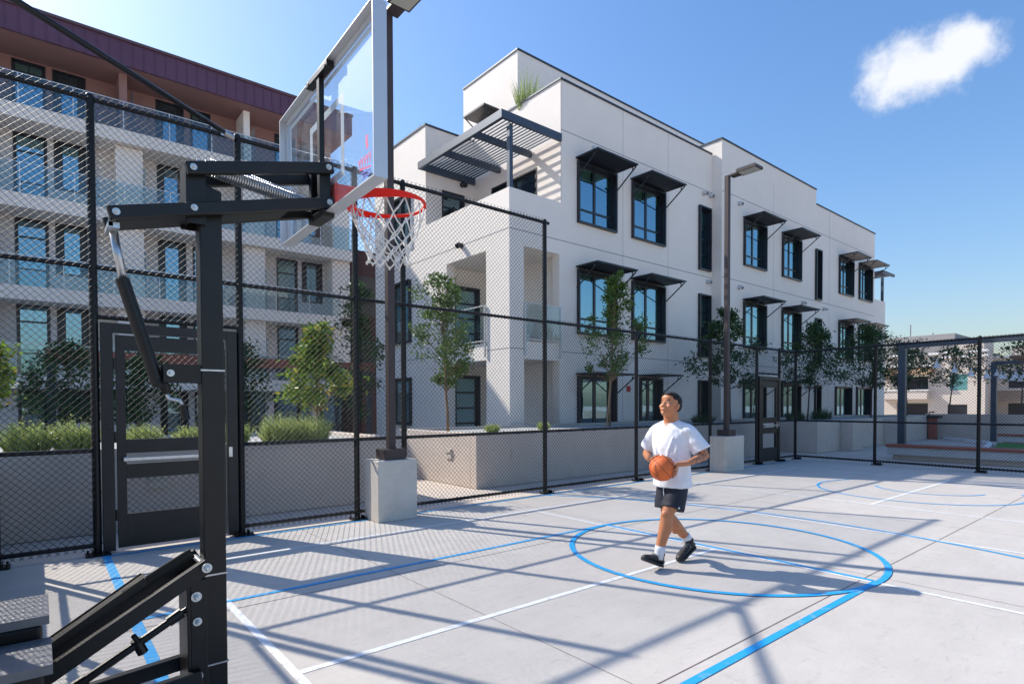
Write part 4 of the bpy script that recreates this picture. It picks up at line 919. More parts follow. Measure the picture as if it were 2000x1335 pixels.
tree('bushy tree with yellow green leaves behind the fence gate', (3.86, 10.2, 1.0), 3.0, (1.62, [0.24, 0.46, 0.52, 0.44, 0.18, 0.24, 0.18]), 2300, 'yellow', 52, leafL=0.115, clusters=30, spread=0.14)
tree('yellow green tree cut off by the left edge of the picture', (-0.66, 9.9, 1.0), 2.42, (1.62, [0.20, 0.30, 0.34, 0.32, 0.30, 0.26, 0.16]), 1900, 'yellow', 57, leafL=0.09, clusters=30, spread=0.1)
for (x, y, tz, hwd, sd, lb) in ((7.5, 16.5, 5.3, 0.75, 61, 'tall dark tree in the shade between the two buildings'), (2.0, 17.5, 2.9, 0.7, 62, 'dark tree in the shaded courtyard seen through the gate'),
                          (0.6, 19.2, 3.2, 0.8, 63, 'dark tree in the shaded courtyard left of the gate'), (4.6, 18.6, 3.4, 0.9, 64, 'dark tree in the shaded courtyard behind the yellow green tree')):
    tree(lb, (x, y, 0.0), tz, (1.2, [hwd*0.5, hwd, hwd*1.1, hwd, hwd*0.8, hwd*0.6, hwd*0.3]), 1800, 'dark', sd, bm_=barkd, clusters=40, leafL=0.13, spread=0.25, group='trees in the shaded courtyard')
def shrub(x, y, z, w_, h, label, seed, n=620, m='grass', group='grassy shrubs in the long planter'):
    random.seed(seed); T = thing('grassy_shrub', label, 'shrub', (x, y, z), group); q = MB()
    for _ in range(n):
        a = random.uniform(0, 6.283); r = w_*0.42*math.sqrt(random.random()); b = Vector((x+r*math.cos(a), y+r*math.sin(a)*0.8, z)); ln = random.uniform(0.5, 1.1)*h*(1-0.45*(r/(w_*0.42))**2)
        out = Vector((math.cos(a), math.sin(a), 0))*(0.15+0.5*r/w_); t_ = b+Vector((random.gauss(0, .05), random.gauss(0, .05), ln))+out*ln*0.9; side = Vector((random.gauss(0, 1), random.gauss(0, 1), 0)).normalized()*0.006
        mid = (b+t_)/2+Vector((0, 0, ln*0.06)); q.add([b-side, b+side, mid+side, mid-side, t_], [(0, 1, 2, 3), (3, 2, 4)])
        for _k in range(3):
            f = random.uniform(0.35, 1.0); p = b+(t_-b)*f; leaf(q, p, 0.045, 0.012)
    q.build('foliage', LF[m], T); return T
for i, (x, w_, h, lb) in enumerate(((-0.75, .5, .40, 'grassy shrub partly cut off at the left edge'), (-0.12, .58, .44, 'broad grassy shrub at the far left of the planter'), (0.36, .52, .44, 'grassy shrub just left of the first gate post'),
        (1.14, .48, .36, 'grassy shrub seen through the gate mesh'), (1.72, .40, .32, 'small grassy shrub with orange tips seen beside the hoop post'), (2.35, .42, .36, 'small grassy shrub right of the gate'),
        (3.02, .66, .50, 'large round grassy shrub left of the yellow green tree trunk'), (3.55, .70, .50, 'large round grassy shrub at the foot of the yellow green tree'))):
    shrub(x, 9.6, 1.0, w_*0.92, h*1.02, lb, 100+i, 520)
for i, (x, y, w_, h, lb) in enumerate(((7.7, 10.0, .3, .2, 'tiny shrub in the planter below the balconies'), (9.4, 10.2, .3, .2, 'tiny shrub in the planter beside the corner column'), (16.6, 10.4, .9, .35, 'low dark shrub left of the far lamp pole'), (21.4, 9.6, .9, .4, 'low dark shrub behind the far corner post'), (23.6, 9.6, 1.0, .5, 'low dark shrub under the spreading tree'))):
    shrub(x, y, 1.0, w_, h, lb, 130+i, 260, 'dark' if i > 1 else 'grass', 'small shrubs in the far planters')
shrub(12.15, 13.9, 10.9, 0.8, 1.35, 'wispy plant on the roof terrace of the white building', 140, 300, 'grass', 'plants on the roof'); shrub(10.4, 17.0, 10.7, .6, .45, 'low plant at the roof corner behind the pergola', 141, 200, 'dark', 'plants on the roof')
shrub(11.6, 17.2, 10.7, .6, .5, 'green plant beside the rust chimney on the roof', 142, 200, 'dark', 'plants on the roof')

# ================================================================ the sitting area right of the court
pl3 = planter('grey concrete planter beyond the fence corner holding the two dark spreading trees', 19.4, 31.2, 8.0, 11.3, 1.05)
q = MB(); q.box(31.6, 31.9, -10, 8.3, 0, 1.12); q.box(31.9, 36, -10, 11, 0, 1.0); o = q.build('garden_wall', MT['precast'], org=(31.7, 0, 0)); tag(o, 'long pale grey wall beyond the sitting area in front of the cream building', 'wall')
for (x, y, lb) in ((21.2, 7.6, 'short square concrete pier in front of the far planter, nearer the fence corner'), (25.4, 7.5, 'short square concrete pier in front of the far planter, beside the bench end')):
    q = MB(); q.box(x, x+0.9, y, 7.998, 0, 1.03); o = q.build('concrete_pier', MT['precast'], org=(x, y, 0), bevel=0.01); tag(o, lb, 'pier', 'concrete piers of the far planter')
def bench(x, y0, y1, label):
    B = thing('bench', label, 'bench', (x, y1, 0), 'long wooden topped benches'); q = MB(); q.box(x+0.12, x+0.5, y0, y1-0.12, 0, 0.14); q.build('plinth', MT['precast'], B)
    q = MB(); q.box(x, x+0.55, y0, y1, 0.14, 0.36); q.build('bench_base', mat('bench_concrete', (0.55, 0.55, 0.54), 0.8, var=0.06), B, bevel=0.01)
    for k in range(4): q = MB(); q.box(x-0.04+k*0.155, x-0.04+k*0.155+0.145, y0, y1+0.03, 0.363, 0.43); q.build('bench_plank', MT['redwood'], B, bevel=0.006)
bench(18.9, -7, 5.88, 'long bench with red wood top directly behind the right hand fence'); bench(28.2, -7, 5.05, 'second long red wood bench beyond the putting green')
q = MB()
vs = [(21.0, 4.6, 0.02)]
gr_ = MB(); pts = [(27.9, 5.0), (27.6, 3.9), (28, 2), (28, -5), (20, -5), (20.0, 3.2), (21.5, 4.0), (24.5, 4.5)]
gr_.add([(x, y, 0.12) for x, y in pts], [tuple(range(len(pts)))]); o = gr_.build('turf', MT['turf']); tag(o, 'green putting turf behind the bench', 'turf', kind='stuff')
kb = MB(); kp = [(31.0, 7.4), (30.2, 6.6), (29.4, 6.2), (28.9, 5.6), (27.8, 5.2), (24.5, 4.7), (21.5, 4.2), (20.0, 3.4)]
for a, b in zip(kp, kp[1:]): kb.beam((*a, 0.06), (*b, 0.06), 0.16, 0.12)
o = kb.build('kerb', MT['wpaint'], org=(27, 5, 0)); tag(o, 'curving white kerb around the green turf', 'kerb')
PGO = thing('steel_pergola', 'tall dark steel pergola frame over the sitting area at the right', 'pergola', (19.6, 5.8, 0))
for x in (19.6, 31.0):
    q = MB(); q.box(x-0.09, x+0.09, 5.62, 5.80, 0, 3.34); q.build('post', MT['gunmetal'], PGO)
    q = MB(); q.box(x-0.08, x+0.08, -6, 5.61, 3.22, 3.35); q.build('beam', MT['gunmetal'], PGO)
for y in (1.0,): q = MB(); q.box(19.7, 30.9, y-0.06, y+0.06, 3.10, 3.22); q.build('beam', MT['gunmetal'], PGO)
q = MB()
for i in range(14): q.box(30.2-0.22*i, 30.26-0.22*i, -2, 4.6, 3.23, 3.33)
q.build('slat', mat('pergola_wood', (0.22, 0.12, 0.07), 0.7), PGO)
random.seed(12); wcab = MB(); lamps = []
for (ya, yb, xa, xb) in ((5.5, 3.9, 20.2, 30.8), (5.2, 2.6, 30.8, 27), (5.6, 3.6, 29.5, 30.6)):
    n = 9; pts = []
    for i in range(n+1): f = i/n; pts.append(Vector((xa+(xb-xa)*f, ya+(yb-ya)*f, 3.12-0.45*4*f*(1-f)*0.9)))
    wcab.tube(pts, 0.012, 5); lamps += pts[1:-1:1]
o = wcab.build('lamp_cable', MT['gunmetal'], org=(25, 4, 3)); tag(o, 'thin sagging cables the hanging lamps are strung on', 'cable')
shade = mat('shade_white', (0.72, 0.74, 0.78), 0.4)
fm = MB(); fm.tube([(0,0,0),(0,0,-0.10)], 0.012, 5); me1 = None
for i, p in enumerate(lamps):
    p = Vector(p)
    if i == 0:
        q = MB(); q.tube([p, p+Vector((0,0,-0.12)), p+Vector((0,0,-0.14)), p+Vector((0,0,-0.24)), p+Vector((0,0,-0.26))], [0.02, 0.025, 0.05, 0.10, 0.11], 12)
        o = q.build('hanging_lamp', shade, org=p); L0_ = o
    else: o = L0_.copy(); link(o); o.location = p
    tag(o, 'small white bell shaped lamp hanging from the cables above the sitting area', 'lamp', 'white hanging lamps over the sitting area')
g_ = thing('water_fountain', 'rust brown square post with a black top in front of the long grey wall', 'fountain', (30.9, 7.8, 0))
q = MB(); q.box(30.78, 31.02, 7.66, 7.94, 0, 0.95); q.build('pedestal', MT['redwood'], g_); q = MB(); q.box(30.7, 31.1, 7.5, 8.1, 0.95, 1.06); q.tube([(30.9, 7.95, 1.06), (30.9, 7.95, 1.2), (30.9, 7.75, 1.22)], 0.03, 6); q.build('basin', MT['frame'], g_)

# ================================================================ far cream building
FB = thing('apartment_building', 'cream building with balconies and a grey rooftop box far behind the right fence', 'building', (62, 14, 0))
cream = mat('cream_stucco', (0.60, 0.53, 0.47), 0.9, var=0.05, scale=0.3); greyb = mat('grey_box', (0.27, 0.26, 0.26), 0.9, var=0.06)
q = MB(); X = 62
wall_x(q, 12.0, 26, 0, 6.0, X, [(16.05, 18.5, 2.83, 4.2, 1.2), (16.05, 18.5, 0.4, 1.7, 1.2), (13.2, 14.45, 2.75, 4.15, 0.2), (13.2, 14.6, 0.4, 1.5, 0.2)])
q.add([(X,12,0),(X,12,6),(75,12,6),(75,12,0)], [(0,1,2,3)]); q.add([(X,12,6),(X,26,6),(75,26,6),(75,12,6)], [(0,1,2,3)])
wall_x(q, 4, 12.0, 0, 5.6, X+3, [(5, 11.0, 2.9, 4.2, 0.2), (5, 11.0, 0.4, 1.6, 0.2)]); q.add([(X+3,4,5.6),(X+3,12,5.6),(75,12,5.6),(75,4,5.6)], [(0,1,2,3)])
q.build('wall', cream, FB)
q = MB(); q.box(X-0.9, X, 15.9, 19.6, 2.0, 2.75); q.build('balcony', cream, FB); q = MB(); q.box(X-1.0, X-0.02, 15.8, 19.7, 2.755, 2.85); q.build('balcony_cap', MT['wpaint'], FB)
q = MB()
for i in range(18): yy = 16.1+0.14*i; q.box(X-0.5, X-0.47, yy, yy+0.03, 2.85, 3.4)
q.build('balcony_rail', MT['frame'], FB)
for (a, b, c, d) in ((16.05, 18.5, 2.83, 4.2), (16.05, 18.5, 0.4, 1.7)): q = MB(); q.box(X+1.0, X+1.1, a+0.2, b-0.2, c, d-0.1); q.build('window', MT['frame'], FB)
tq = mat('turquoise_glass', (0.12, 0.30, 0.30), 0.2)
q = MB(); q.box(X+0.1, X+0.15, 13.2, 14.45, 2.75, 4.15); q.build('window', tq, FB); q = MB(); q.box(X+0.1, X+0.15, 13.2, 14.6, 0.4, 1.5); q.build('window', MT['frame'], FB)
for (c, d) in ((2.9, 4.2), (0.4, 1.6)):
    q = MB(); q.box(X+3.1, X+3.15, 5, 11, c, d); q.build('window', MT['frame'], FB); q = MB()
    for yy in (6.5, 8.0, 9.5): q.box(X+2.98, X+3.1, yy, yy+0.12, c, d)
    q.build('mullion', MT['wpaint'], FB)
for (y0, y1, z, xx) in ((15.2, 26, 4.95, X), (11.8, 15.2, 5.6, X), (15.2, 26, 5.95, X), (11.8, 15.2, 6.0, X), (4, 11.8, 5.55, X+3)):
    q = MB(); q.box(xx-0.35, xx+0.3, y0, y1, z, z+0.16); q.build('cornice', MT['wpaint'], FB)
rt = mat('clay_tiles', (0.42, 0.27, 0.17), 0.9, var=0.15, scale=3)
q = MB(); q.add([(X-0.9,15.6,4.25),(X-0.9,20,4.25),(X-0.02,20,4.85),(X-0.02,15.6,4.85),(X-0.9,15.6,4.2),(X-0.9,20,4.2),(X-0.02,20,4.2),(X-0.02,15.6,4.2)], [(0,1,2,3),(7,6,5,4),(0,4,5,1),(2,6,7,3),(0,3,7,4),(1,5,6,2)]); q.build('tiled_canopy', rt, FB)
q = MB(); q.add([(X+1.5,4,1.75),(X+1.5,11.9,1.75),(X+2.98,11.9,2.7),(X+2.98,4,2.7)], [(0,1,2,3)]); q.build('tiled_canopy', rt, FB)
q = MB(); q.box(X+2, 74, 14.6, 25, 6.0, 7.95); q.build('rooftop_box', greyb, FB)
q = MB(); q.box(X+4, X+9, 6.2, 11.0, 5.6, 6.6); q.build('rooftop_block', cream, FB)
q = MB(); q.box(X+1.5, X+5, 12.4, 14.4, 6.0, 7.3); q.build('rooftop_block', cream, FB)
q = MB()
for yy, h in ((18.3, 9.2), (19.5, 8.2), (16.5, 8.25)): q.tube([(X+3, yy, 7.9), (X+3, yy, h)], 0.05, 5)
q.build('antenna', greyb, FB)
# ================================================================ the player
PB = Vector((4.88, 3.40, 0))
def B(F, L, Zz): return Vector((PB.x-F, PB.y-L, Zz))
def DV(F, L, Zz): return Vector((-F, -L, Zz))
PS = thing('person', 'man in white t-shirt and dark shorts walking across the court, holding a basketball', 'person', tuple(PB))
def skin_mat():
    m = mat('skin', (0.53, 0.205, 0.09), 0.48, var=0.08, scale=12); t = m.node_tree; b = t.nodes['Principled BSDF']
    b.inputs['Subsurface Weight'].default_value = 0.12; b.inputs['Subsurface Radius'].default_value = (0.02, 0.008, 0.004)
    g = t.nodes.new('ShaderNodeNewGeometry'); d = t.nodes.new('ShaderNodeVectorMath'); d.operation = 'DISTANCE'; d.inputs[1].default_value = tuple(B(0.03, 0.30, 1.08)); t.links.new(g.outputs['Position'], d.inputs[0])
    r = t.nodes.new('ShaderNodeMapRange'); r.inputs[1].default_value = 0.13; r.inputs[2].default_value = 0.10; t.links.new(d.outputs['Value'], r.inputs[0])
    n = t.nodes.new('ShaderNodeTexNoise'); n.inputs['Scale'].default_value = 55; t.links.new(g.outputs['Position'], n.inputs['Vector'])
    r2 = t.nodes.new('ShaderNodeMapRange'); r2.inputs[1].default_value = 0.47; r2.inputs[2].default_value = 0.55; t.links.new(n.outputs['Fac'], r2.inputs[0])
    k = t.nodes.new('ShaderNodeMath'); k.operation = 'MULTIPLY'; t.links.new(r.outputs[0], k.inputs[0]); t.links.new(r2.outputs[0], k.inputs[1])
    k2 = t.nodes.new('ShaderNodeMath'); k2.operation = 'MULTIPLY'; k2.inputs[1].default_value = 0.75; t.links.new(k.outputs[0], k2.inputs[0])
    mx = t.nodes.new('ShaderNodeMix'); mx.data_type = 'RGBA'; src = b.inputs['Base Color'].links[0].from_socket; t.links.new(src, mx.inputs[6]); mx.inputs[7].default_value = (0.10, 0.07, 0.07, 1)
    t.links.new(k2.outputs[0], mx.inputs[0]); t.links.new(mx.outputs[2], b.inputs['Base Color']); return m
SK = skin_mat()
def limb(q, pts, rs, n=14):
    """rounded tapered limb through joints"""
    P = []; R = []
    for i in range(len(pts)-1):
        a, b = Vector(pts[i]), Vector(pts[i+1]); m = 4
        for k in range(m): P.append(a+(b-a)*k/m); R.append(rs[i]+(rs[i+1]-rs[i])*k/m)
    P.append(Vector(pts[-1])); R.append(rs[-1]); q.tube(P, R, n)
    for p, r in ((pts[0], rs[0]), (pts[-1], rs[-1])): q.ellipsoid(p, (r, r, r), 12, 8)
def remesh(o, vox, it=4, fac=0.5):
    m = o.modifiers.new('remesh', 'REMESH'); m.mode = 'VOXEL'; m.voxel_size = vox; m.use_smooth_shade = True
    if it: s = o.modifiers.new('smooth', 'SMOOTH'); s.iterations = it; s.factor = fac
    return o
# ---- body, one continuous surface
q = MB()
limb(q, [B(-.02,0,.86), B(-.01,0,1.0), B(0,0,1.2), B(.0,0,1.36)], [.125,.125,.135,.10])
q.ellipsoid(B(0.0,.0,1.28), (.10,.17,.13), 16, 10)
limb(q, [B(0,0,1.36), B(.012,0,1.44), B(.025,0,1.52)], [.082,.074,.070])
# legs
limb(q, [B(-.01,.085,.84), B(.09,.085,.68), B(.175,.065,.52)], [.098,.083,.058]); limb(q, [B(.175,.065,.52), B(.185,.060,.42), B(.235,.04,.24), B(.262,.03,.12)], [.058,.064,.047,.037])
q.ellipsoid(B(.205,.062,.525), (.035,.040,.045), 10, 8); q.ellipsoid(B(.155,.058,.395), (.042,.046,.085), 10, 8)
limb(q, [B(-.02,-.075,.84), B(.01,-.055,.66), B(.045,-.02,.49)], [.098,.083,.058]); limb(q, [B(.045,-.02,.49), B(-.03,-.012,.42), B(-.20,.0,.27), B(-.295,.01,.175)], [.058,.062,.047,.037])
q.ellipsoid(B(.07,-.02,.495), (.035,.040,.045), 10, 8); q.ellipsoid(B(-.075,-.012,.355), (.052,.046,.07), 10, 8)
# arms
JR = dict(s=B(.0,-.185,1.345), e=B(-.03,-.335,1.085), w=B(.19,-.13,1.05)); JL = dict(s=B(.0,.195,1.345), e=B(-.07,.325,1.105), w=B(.15,.275,1.04))
for J in (JR, JL):
    limb(q, [J['s'], J['e']], [.055,.040]); mid = J['e']+(J['w']-J['e'])*0.3
    limb(q, [J['e'], mid, J['w']], [.040,.042,.026])
BALL = B(.335, .125, .995); BR = .121
def hand(J, pd, fd, thumb, spread=1.0):
    """palm lies on the ball at direction pd, fingers run over it along fd"""
    pd = pd.normalized(); t = (fd-pd*fd.dot(pd)).normalized(); s = pd.cross(t).normalized()
    def on(u, v, h):   # u along the fingers, v sideways, wrapped onto the ball
        ang = math.hypot(u, v)/(BR+h)
        if ang < 1e-6: return BALL+pd*(BR+h)
        dirn = (t*u+s*v).normalized(); return BALL+(pd*math.cos(ang)+dirn*math.sin(ang))*(BR+h)
    c = on(-.015, 0, .014)
    limb(q, [J['w'], on(-.055, 0, .022)], [.026, .024], 12)
    for v in (-.027, -.009, .009, .027): limb(q, [on(-.055, v*0.55, .018), on(0.0, v, .013), on(.028, v*1.05, .012)], [.013, .0135, .0105], 8)
    for k, (v, L_) in enumerate(((-.030, .058), (-.010, .072), (.011, .078), (.031, .068))):
        vv_ = v*spread; limb(q, [on(.022, v, .012), on(.022+L_*.45, v+(vv_-v)*.6+v*.22*spread, .015), on(.022+L_*.75, v+v*.38*spread, .012), on(.022+L_, v+v*.5*spread, .009)], [.0102, .0092, .0082, .0070], 8)
    sg = thumb; limb(q, [on(-.040, .020*sg, .018), on(-.012, .050*sg, .016), on(.010, .066*sg, .012), on(.030, .074*sg, .010)], [.0135, .0115, .0100, .0080], 8)
hand(JR, DV(-.25,-.62,.55), DV(.85,.50,.10), 1, 1.3)
hand(JL, DV(-.50,.80,.02), DV(.75,.25,-.62), -1, 1.1)
# head, tilted back and turned towards the hoop
HC = B(.035, .0, 1.585); hm = Matrix.Rotation(R_(180-4), 3, 'Z') @ Matrix.Rotation(R_(-16), 3, 'Y')   # local +X is the face direction
def H(x, y, z): return HC+hm @ Vector((x, y, z))
HS = (1.12, 1.20, 1.10)
def he(c, r): q.ellipsoid(H(*[c[i]*HS[i] for i in range(3)]), [r[i]*HS[i] for i in range(3)], 18, 12, rot=hm)
he((-.012, 0, .022), (.092, .074, .088)); he((.018, 0, -.035), (.070, .060, .072)); he((.040, 0, -.078), (.040, .038, .030)); he((.012, .0, -.062), (.062, .056, .040))
he((.070, 0, .028), (.014, .045, .012)); he((.083, 0, -.010), (.012, .011, .024)); he((.094, 0, -.024), (.012, .0135, .0105)); he((.088, .014, -.028), (.010, .009, .008)); he((.088, -.014, -.028), (.010, .009, .008))
he((.079, 0, -.052), (.012, .026, .007)); he((.077, 0, -.063), (.011, .023, .008)); he((.070, 0, -.088), (.018, .022, .014))
he((.052, .036, -.022), (.026, .026, .028)); he((.052, -.036, -.022), (.026, .026, .028)); he((.050, 0, .055), (.038, .055, .040))
for sg in (-1, 1): he((-.008, .076*sg, -.008), (.018, .008, .030)); he((-.012, .080*sg, .004), (.014, .007, .018))
body = q.build('body', SK, PS, smooth=True); remesh(body, 0.0055, 3, 0.45)
# face details
hair = mat('hair_black', (0.007, 0.006, 0.006), 0.75, var=0.3, scale=60, bump=0.6, bscale=220)
q = MB()
def he2(c, r, n=18, m=12): q.ellipsoid(H(*[c[i]*HS[i] for i in range(3)]), [r[i]*HS[i] for i in range(3)], n, m, rot=hm)
he2((-.020, 0, .052), (.090, .072, .070)); he2((.022, 0, .092), (.052, .058, .022)); he2((-.048, 0, .012), (.060, .076, .072)); he2((-.030, .052, .030), (.042, .028, .038)); he2((-.030, -.052, .030), (.042, .028, .038)); he2((.050, .006, .092), (.034, .050, .018)); he2((.066, .012, .086), (.018, .036, .013))
random.seed(8)
for k_ in range(26):
    y_ = -.046+.0037*k_; he2((.050+.022*random.random(), y_, .084+.012*random.random()), (.020, .007, .009), 7, 5)
for _ in range(150):
    a_ = random.uniform(0, 6.283); e_ = random.uniform(0.25, 1.45); x_ = -.014+.094*math.cos(e_)*math.cos(a_); y_ = .074*math.cos(e_)*math.sin(a_); z_ = .030+.092*math.sin(e_)
    if x_ > .040 and z_ < .075: continue
    he2((x_, y_, z_), (.012+.008*random.random(), .008, .010), 7, 5)
remesh(q.build('hair', hair, PS, smooth=True), 0.0048, 1)
q = MB()
for sg in (-1, 1):
    for k in range(6): q.ellipsoid(H((.0845-.0028*abs(k-2)-.0012*k)*1.125, (.016+.0065*k)*sg*1.15, (.031+.0015*(3-abs(k-3)))*1.07), (.004, .006, .0032), 8, 5, rot=hm)
q.build('eyebrows', hair, PS)
for sg in (-1, 1):
    q = MB(); q.ellipsoid(H(.0800, .0355*sg, .0110), (.009, .013, .0062), 12, 8, rot=hm); E_ = q.build('eye', mat('eye_white', (0.75, 0.72, 0.70), 0.2), PS, smooth=True)
    q = MB(); q.ellipsoid(H(.0870, .0350*sg, .0125), (.0028, .0052, .0052), 10, 6, rot=hm); q.build('iris', MT['frame'], E_)
q = MB(); q.ellipsoid(H(.0965, 0, -.0630), (.006, .020, .0022), 10, 6, rot=hm); q.ellipsoid(H(.0945, 0, -.0700), (.006, .017, .004), 10, 6, rot=hm); q.ellipsoid(H(.096, 0, -.0560), (.006, .018, .003), 10, 6, rot=hm); q.build('lips', mat('lips', (0.42, 0.16, 0.13), 0.5), PS)
# ---- t-shirt
tee = mat('tee_white', (0.80, 0.80, 0.83), 0.85, var=0.02, scale=5)
q = MB(); Rg = []
def ringset(q, secs, n=36):
    base = len(q.v)
    for (c, a, b, sk) in secs:
        for k in range(n):
            t = 2*math.pi*k/n; ca, sa = math.cos(t), math.sin(t)
            w_ = 1+sk*math.sin(3*t+c.z*9)+sk*0.7*math.sin(5*t-c.z*13); q.v.append(tuple(c+DV(ca*a*w_, sa*b*w_, 0)))
    m = len(secs)
    for i in range(m-1):
        for k in range(n): q.f.append((base+i*n+k, base+i*n+(k+1) % n, base+(i+1)*n+(k+1) % n, base+(i+1)*n+k))
    q.f.append(tuple(base+k for k in reversed(range(n)))); q.f.append(tuple(base+(m-1)*n+k for k in range(n)))
ringset(q, [(B(.02,.02,.785), .168, .205, .030), (B(.025,.02,.83), .162, .200, .028), (B(.02,.015,.92), .152, .192, .022), (B(.02,.01,1.02), .148, .190, .015), (B(.015,.0,1.12), .146, .196, .010), (B(.01,.0,1.22), .140, .208, .004), (B(.005,.0,1.30), .128, .212, 0), (B(.0,.0,1.36), .108, .190, 0), (B(.0,.0,1.395), .090, .130, 0), (B(.005,.0,1.425), .072, .078, 0)])
for J, e in ((JR, .76), (JL, .80)):
    a, b = J['s'], J['e']; pts = [a+(b-a)*0.03, a+(b-a)*.3, a+(b-a)*.65, a+(b-a)*e]
    q.tube([pts[0]+Vector((0,0,0.0))]+pts[1:], [.066, .080, .086, .092], 18)
q.ellipsoid(B(0,-.16,1.335), (.085,.095,.068), 14, 9); q.ellipsoid(B(0,.17,1.335), (.085,.095,.068), 14, 9); limb(q, [B(0,-.02,1.40), B(0,-.17,1.355)], [.06,.055]); limb(q, [B(0,.02,1.40), B(0,.18,1.355)], [.06,.055])
# folds
random.seed(5)
for (a, b, r) in ((B(.13,.10,1.28), B(.165,.04,1.02), .014), (B(.14,-.05,1.27), B(.165,.02,1.05), .012), (B(.12,.14,1.2), B(.14,.12,.95), .014), (B(.15,-.10,1.18), B(.16,-.02,.98), .012), (B(.11,.17,1.1), B(.13,.15,.86), .013), (B(.15,-.08,.95), B(.16,-.06,.80), .013), (B(.165,.04,.93), B(.17,.06,.80), .012), (B(.02,.20,1.2), B(.05,.205,.9), .014), (B(.05,.17,1.32), B(.13,.08,1.24), .013)):
    q.tube([a, (a+b)/2+Vector((random.uniform(-.01,.01), random.uniform(-.02,.02), 0)), b], [r*.4, r, r*.5], 8)
TS = q.build('t_shirt', tee, PS, smooth=True); remesh(TS, 0.0085, 4, 0.5)
tx = bpy.data.textures.new('cloth_folds', 'CLOUDS'); tx.noise_scale = 0.13; dm = TS.modifiers.new('folds', 'DISPLACE'); dm.texture = tx; dm.strength = 0.022; dm.texture_coords = 'LOCAL'; dm.mid_level = 0.5
q = MB(); q.tube([B(.006+.062*math.cos(2*math.pi*k/24), .066*math.sin(2*math.pi*k/24), 1.432-.018*math.cos(2*math.pi*k/24)) for k in range(25)], .0085, 8, False); q.build('collar', tee, TS, smooth=True)
# ---- shorts
sh = mat('shorts_navy', (0.014, 0.017, 0.032), 0.75, var=0.2, scale=8)
q = MB(); ringset(q, [(B(-.0,.0,.77), .120, .165, .01), (B(-.01,0,.84), .128, .170, .01), (B(-.01,0,.90), .125, .165, 0)])
def legtube(a, b, ra, rb):
    q.tube([a, (a+b)/2, b], [ra, (ra+rb)/2, rb], 20)
legtube(B(-.01,.085,.86), B(.115,.090,.575), .098, .112); legtube(B(-.02,-.070,.86), B(.03,-.055,.555), .098, .112)
SH = q.build('shorts', sh, PS, smooth=True); remesh(SH, 0.009, 3, 0.5)
tx2 = bpy.data.textures.new('shorts_folds', 'CLOUDS'); tx2.noise_scale = 0.1; dm = SH.modifiers.new('folds', 'DISPLACE'); dm.texture = tx2; dm.strength = 0.014; dm.texture_coords = 'LOCAL'
q = MB(); q.tube([B(.135,.0,.80), B(.15,.005,.76), B(.148,.01,.715), B(.142,.005,.70)], .0045, 6); q.build('drawstring', tee, SH)
q = MB(); c = B(.16,.185,.60); q.add([c+DV(.016,.006,-.004), c+DV(-.012,.012,.002), c+DV(-.004,.010,.016), c+DV(.008,.007,.010)], [(0,1,2,3)]); q.build('shorts_mark', tee, SH)
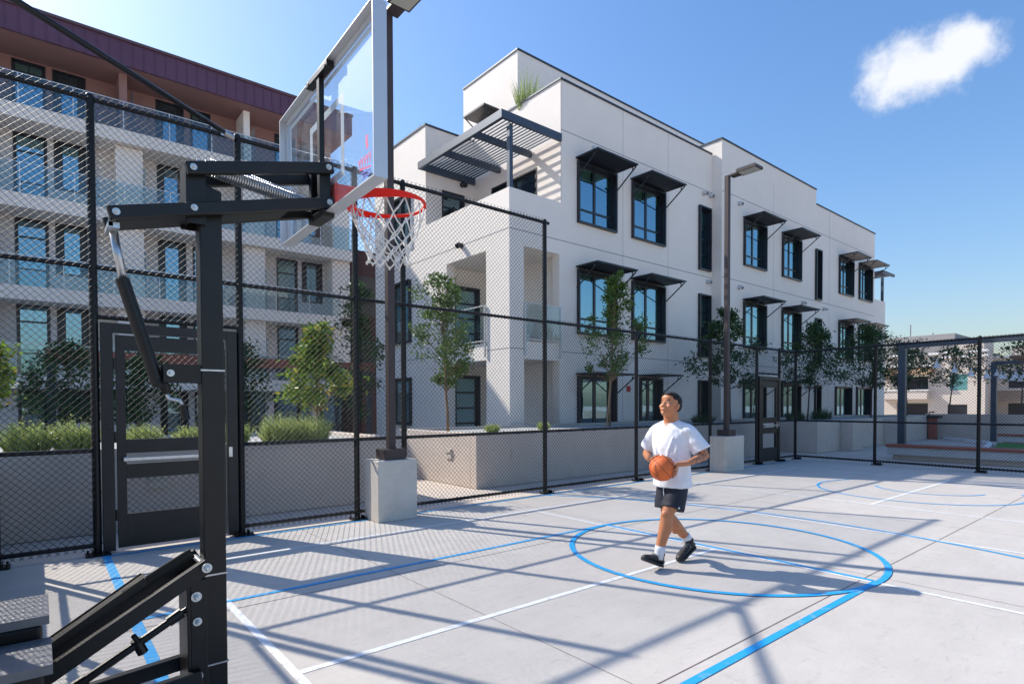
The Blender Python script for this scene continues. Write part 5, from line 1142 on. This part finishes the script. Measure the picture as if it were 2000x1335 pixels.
# ---- socks and shoes
for a, b, r0, r1 in ((B(.262,.03,.10), B(.238,.038,.225), .046, .051), (B(-.300,.01,.165), B(-.215,.003,.262), .046, .051)):
    q = MB(); q.tube([a, a+(b-a)*.4, a+(b-a)*.7, b], [r0, r0, r1, r1], 16); q.build('sock', mat('sock_white', (0.78, 0.78, 0.80), 0.9, bump=0.5, bscale=120), PS, smooth=True)
shoe_m = mat('shoe_black', (0.014, 0.014, 0.016), 0.5, var=0.3, scale=30); sole_m = mat('shoe_sole', (0.022, 0.022, 0.024), 0.7); lace_m = mat('lace', (0.25, 0.25, 0.27), 0.8)
def shoe(heel, toe, up):
    d = (toe-heel); Lh = d.length; d.normalize(); s = d.cross(up).normalized(); u = s.cross(d).normalized()
    def S(x, y, z): return heel+d*x+s*y+u*z
    q = MB(); secs = []; n = 20
    prof = [(0.0,.028,.0,.052),(.03,.037,.0,.075),(.08,.038,.0,.085),(.13,.042,.0,.078),(.18,.047,.0,.062),(.23,.047,.0,.050),(.27,.040,.0,.040),(.295,.022,.004,.028)]
    base = len(q.v)
    for (x, w_, zb_, zt) in prof:
        for k in range(n):
            t = 2*math.pi*k/n; cy_, sz = math.cos(t), math.sin(t); q.v.append(tuple(S(x*Lh/.295, cy_*w_*(0.92 if sz > 0.5 else 1), .022+(zt/2)*(1+sz) if sz > 0 else .022+(zt/2)*(1+max(sz, -1)))))
    for i in range(len(prof)-1):
        for k in range(n): q.f.append((base+i*n+k, base+i*n+(k+1) % n, base+(i+1)*n+(k+1) % n, base+(i+1)*n+k))
    q.f.append(tuple(base+k for k in reversed(range(n)))); q.f.append(tuple(base+(len(prof)-1)*n+k for k in range(n)))
    q.tube([S(.052, 0, .05), S(.062, 0, .10), S(.060, 0, .135)], [.045, .045, .048], 16); q.tube([S(.095, 0, .09), S(.088, 0, .15)], [.026, .028], 10)
    o = q.build('shoe', shoe_m, PS, smooth=True); remesh(o, .006, 3)
    q = MB(); pts = []; m = 26
    out = [(0.002,.030),(.04,.041),(.10,.040),(.15,.043),(.20,.050),(.25,.048),(.285,.034),(.302,.012)]
    for z in (0.0, .026):
        for sgn in (1, -1):
            for (x, w_) in (out if sgn == 1 else reversed(out)): pts.append(S(x*Lh/.295, w_*sgn, z+(.008 if x > .28 else 0)))
    k = len(out)*2; q.add(pts, [tuple(reversed(range(k))), tuple(range(k, 2*k))]+[(i, (i+1) % k, k+(i+1) % k, k+i) for i in range(k)]); q.build('sole', sole_m, o, bevel=0.004)
    q = MB()
    for i in range(5):
        x = .115+.02*i; zt = .112-.0125*i; q.tube([S(x, -.026, zt-.012), S(x+.006, 0, zt+.004), S(x, .026, zt-.012)], .0035, 5)
    q.tube([S(.10, .01, .118), S(.115, .05, .112), S(.10, .065, .085)], .003, 5); q.tube([S(.10, -.01, .118), S(.12, -.045, .105), S(.125, -.055, .08)], .003, 5)
    q.build('lace', lace_m, o)
shoe(B(.215,.035,.012), B(.468,-.005,.118), Vector((0.35,0,1))); shoe(B(-.368,.02,.108), B(-.085,.02,.006), Vector((-0.35,0,1)))
# ---- ball
ball_m = mat('ball_orange', (0.78, 0.155, 0.028), 0.5, var=0.08, scale=20, bump=0.5, bscale=260)
q = MB(); q.ellipsoid(BALL, (BR, BR, BR), 40, 26); BO = q.build('basketball', ball_m, smooth=True, org=BALL); tag(BO, 'orange basketball with black seams held in both hands of the walking man', 'basketball')
view = (Vector((0,0,1.6))-BALL).normalized(); e3 = view; e1 = e3.cross(Vector((0,0,1))).normalized(); e2 = e1.cross(e3)*-1
ax = (e1*0.55+Vector((0,0,1))*0.6+e3*0.45).normalized(); ay = ax.cross(e3).normalized(); az = ax.cross(ay).normalized()
q = MB()
def seam(fn, n=64): q.tube([BALL+fn(2*math.pi*i/n).normalized()*(BR+0.0004) for i in range(n+1)], 0.0021, 5, False)
seam(lambda t: ax*math.cos(t)+ay*math.sin(t)); seam(lambda t: ax*math.cos(t)+az*math.sin(t))
for sg in (-1, 1): seam(lambda t: ay*sg*(0.72+0.16*math.cos(2*t))+ax*math.cos(t)*0.72+az*math.sin(t)*0.55)
q.build('seam', MT['frame'], BO)
# maker's name on the ball, wrapped on its surface
cu = bpy.data.curves.new('txt', 'FONT'); cu.body = 'WILSON'; cu.size = 0.040; cu.align_x = 'CENTER'; cu.align_y = 'CENTER'; cu.resolution_u = 2
to = bpy.data.objects.new('txt', cu); link(to); bpy.context.view_layer.update(); me = bpy.data.meshes.new_from_object(to.evaluated_get(bpy.context.evaluated_depsgraph_get())); bpy.data.objects.remove(to)
cdir = (e3*0.80-e1*0.0+DV(.77,-.64,0)*0.50+Vector((0,0,-0.18))).normalized(); tx_ = (Vector((0,0,-1))+DV(-.77,.64,0)*0.35); tx_ = (tx_-cdir*tx_.dot(cdir)).normalized(); ty_ = cdir.cross(tx_)
bm = bmesh.new(); bm.from_mesh(me); bmesh.ops.triangulate(bm, faces=bm.faces); bmesh.ops.subdivide_edges(bm, edges=[e for e in bm.edges if e.calc_length() > .01], cuts=2); 
for v in bm.verts: d_ = (cdir*BR+tx_*v.co.x*0.82+ty_*v.co.y).normalized(); v.co = d_*(BR+0.0009)
bm.to_mesh(me); bm.free(); me.materials.clear(); me.materials.append(MT['frame']); lo = bpy.data.objects.new('lettering', me); link(lo); lo.parent = BO
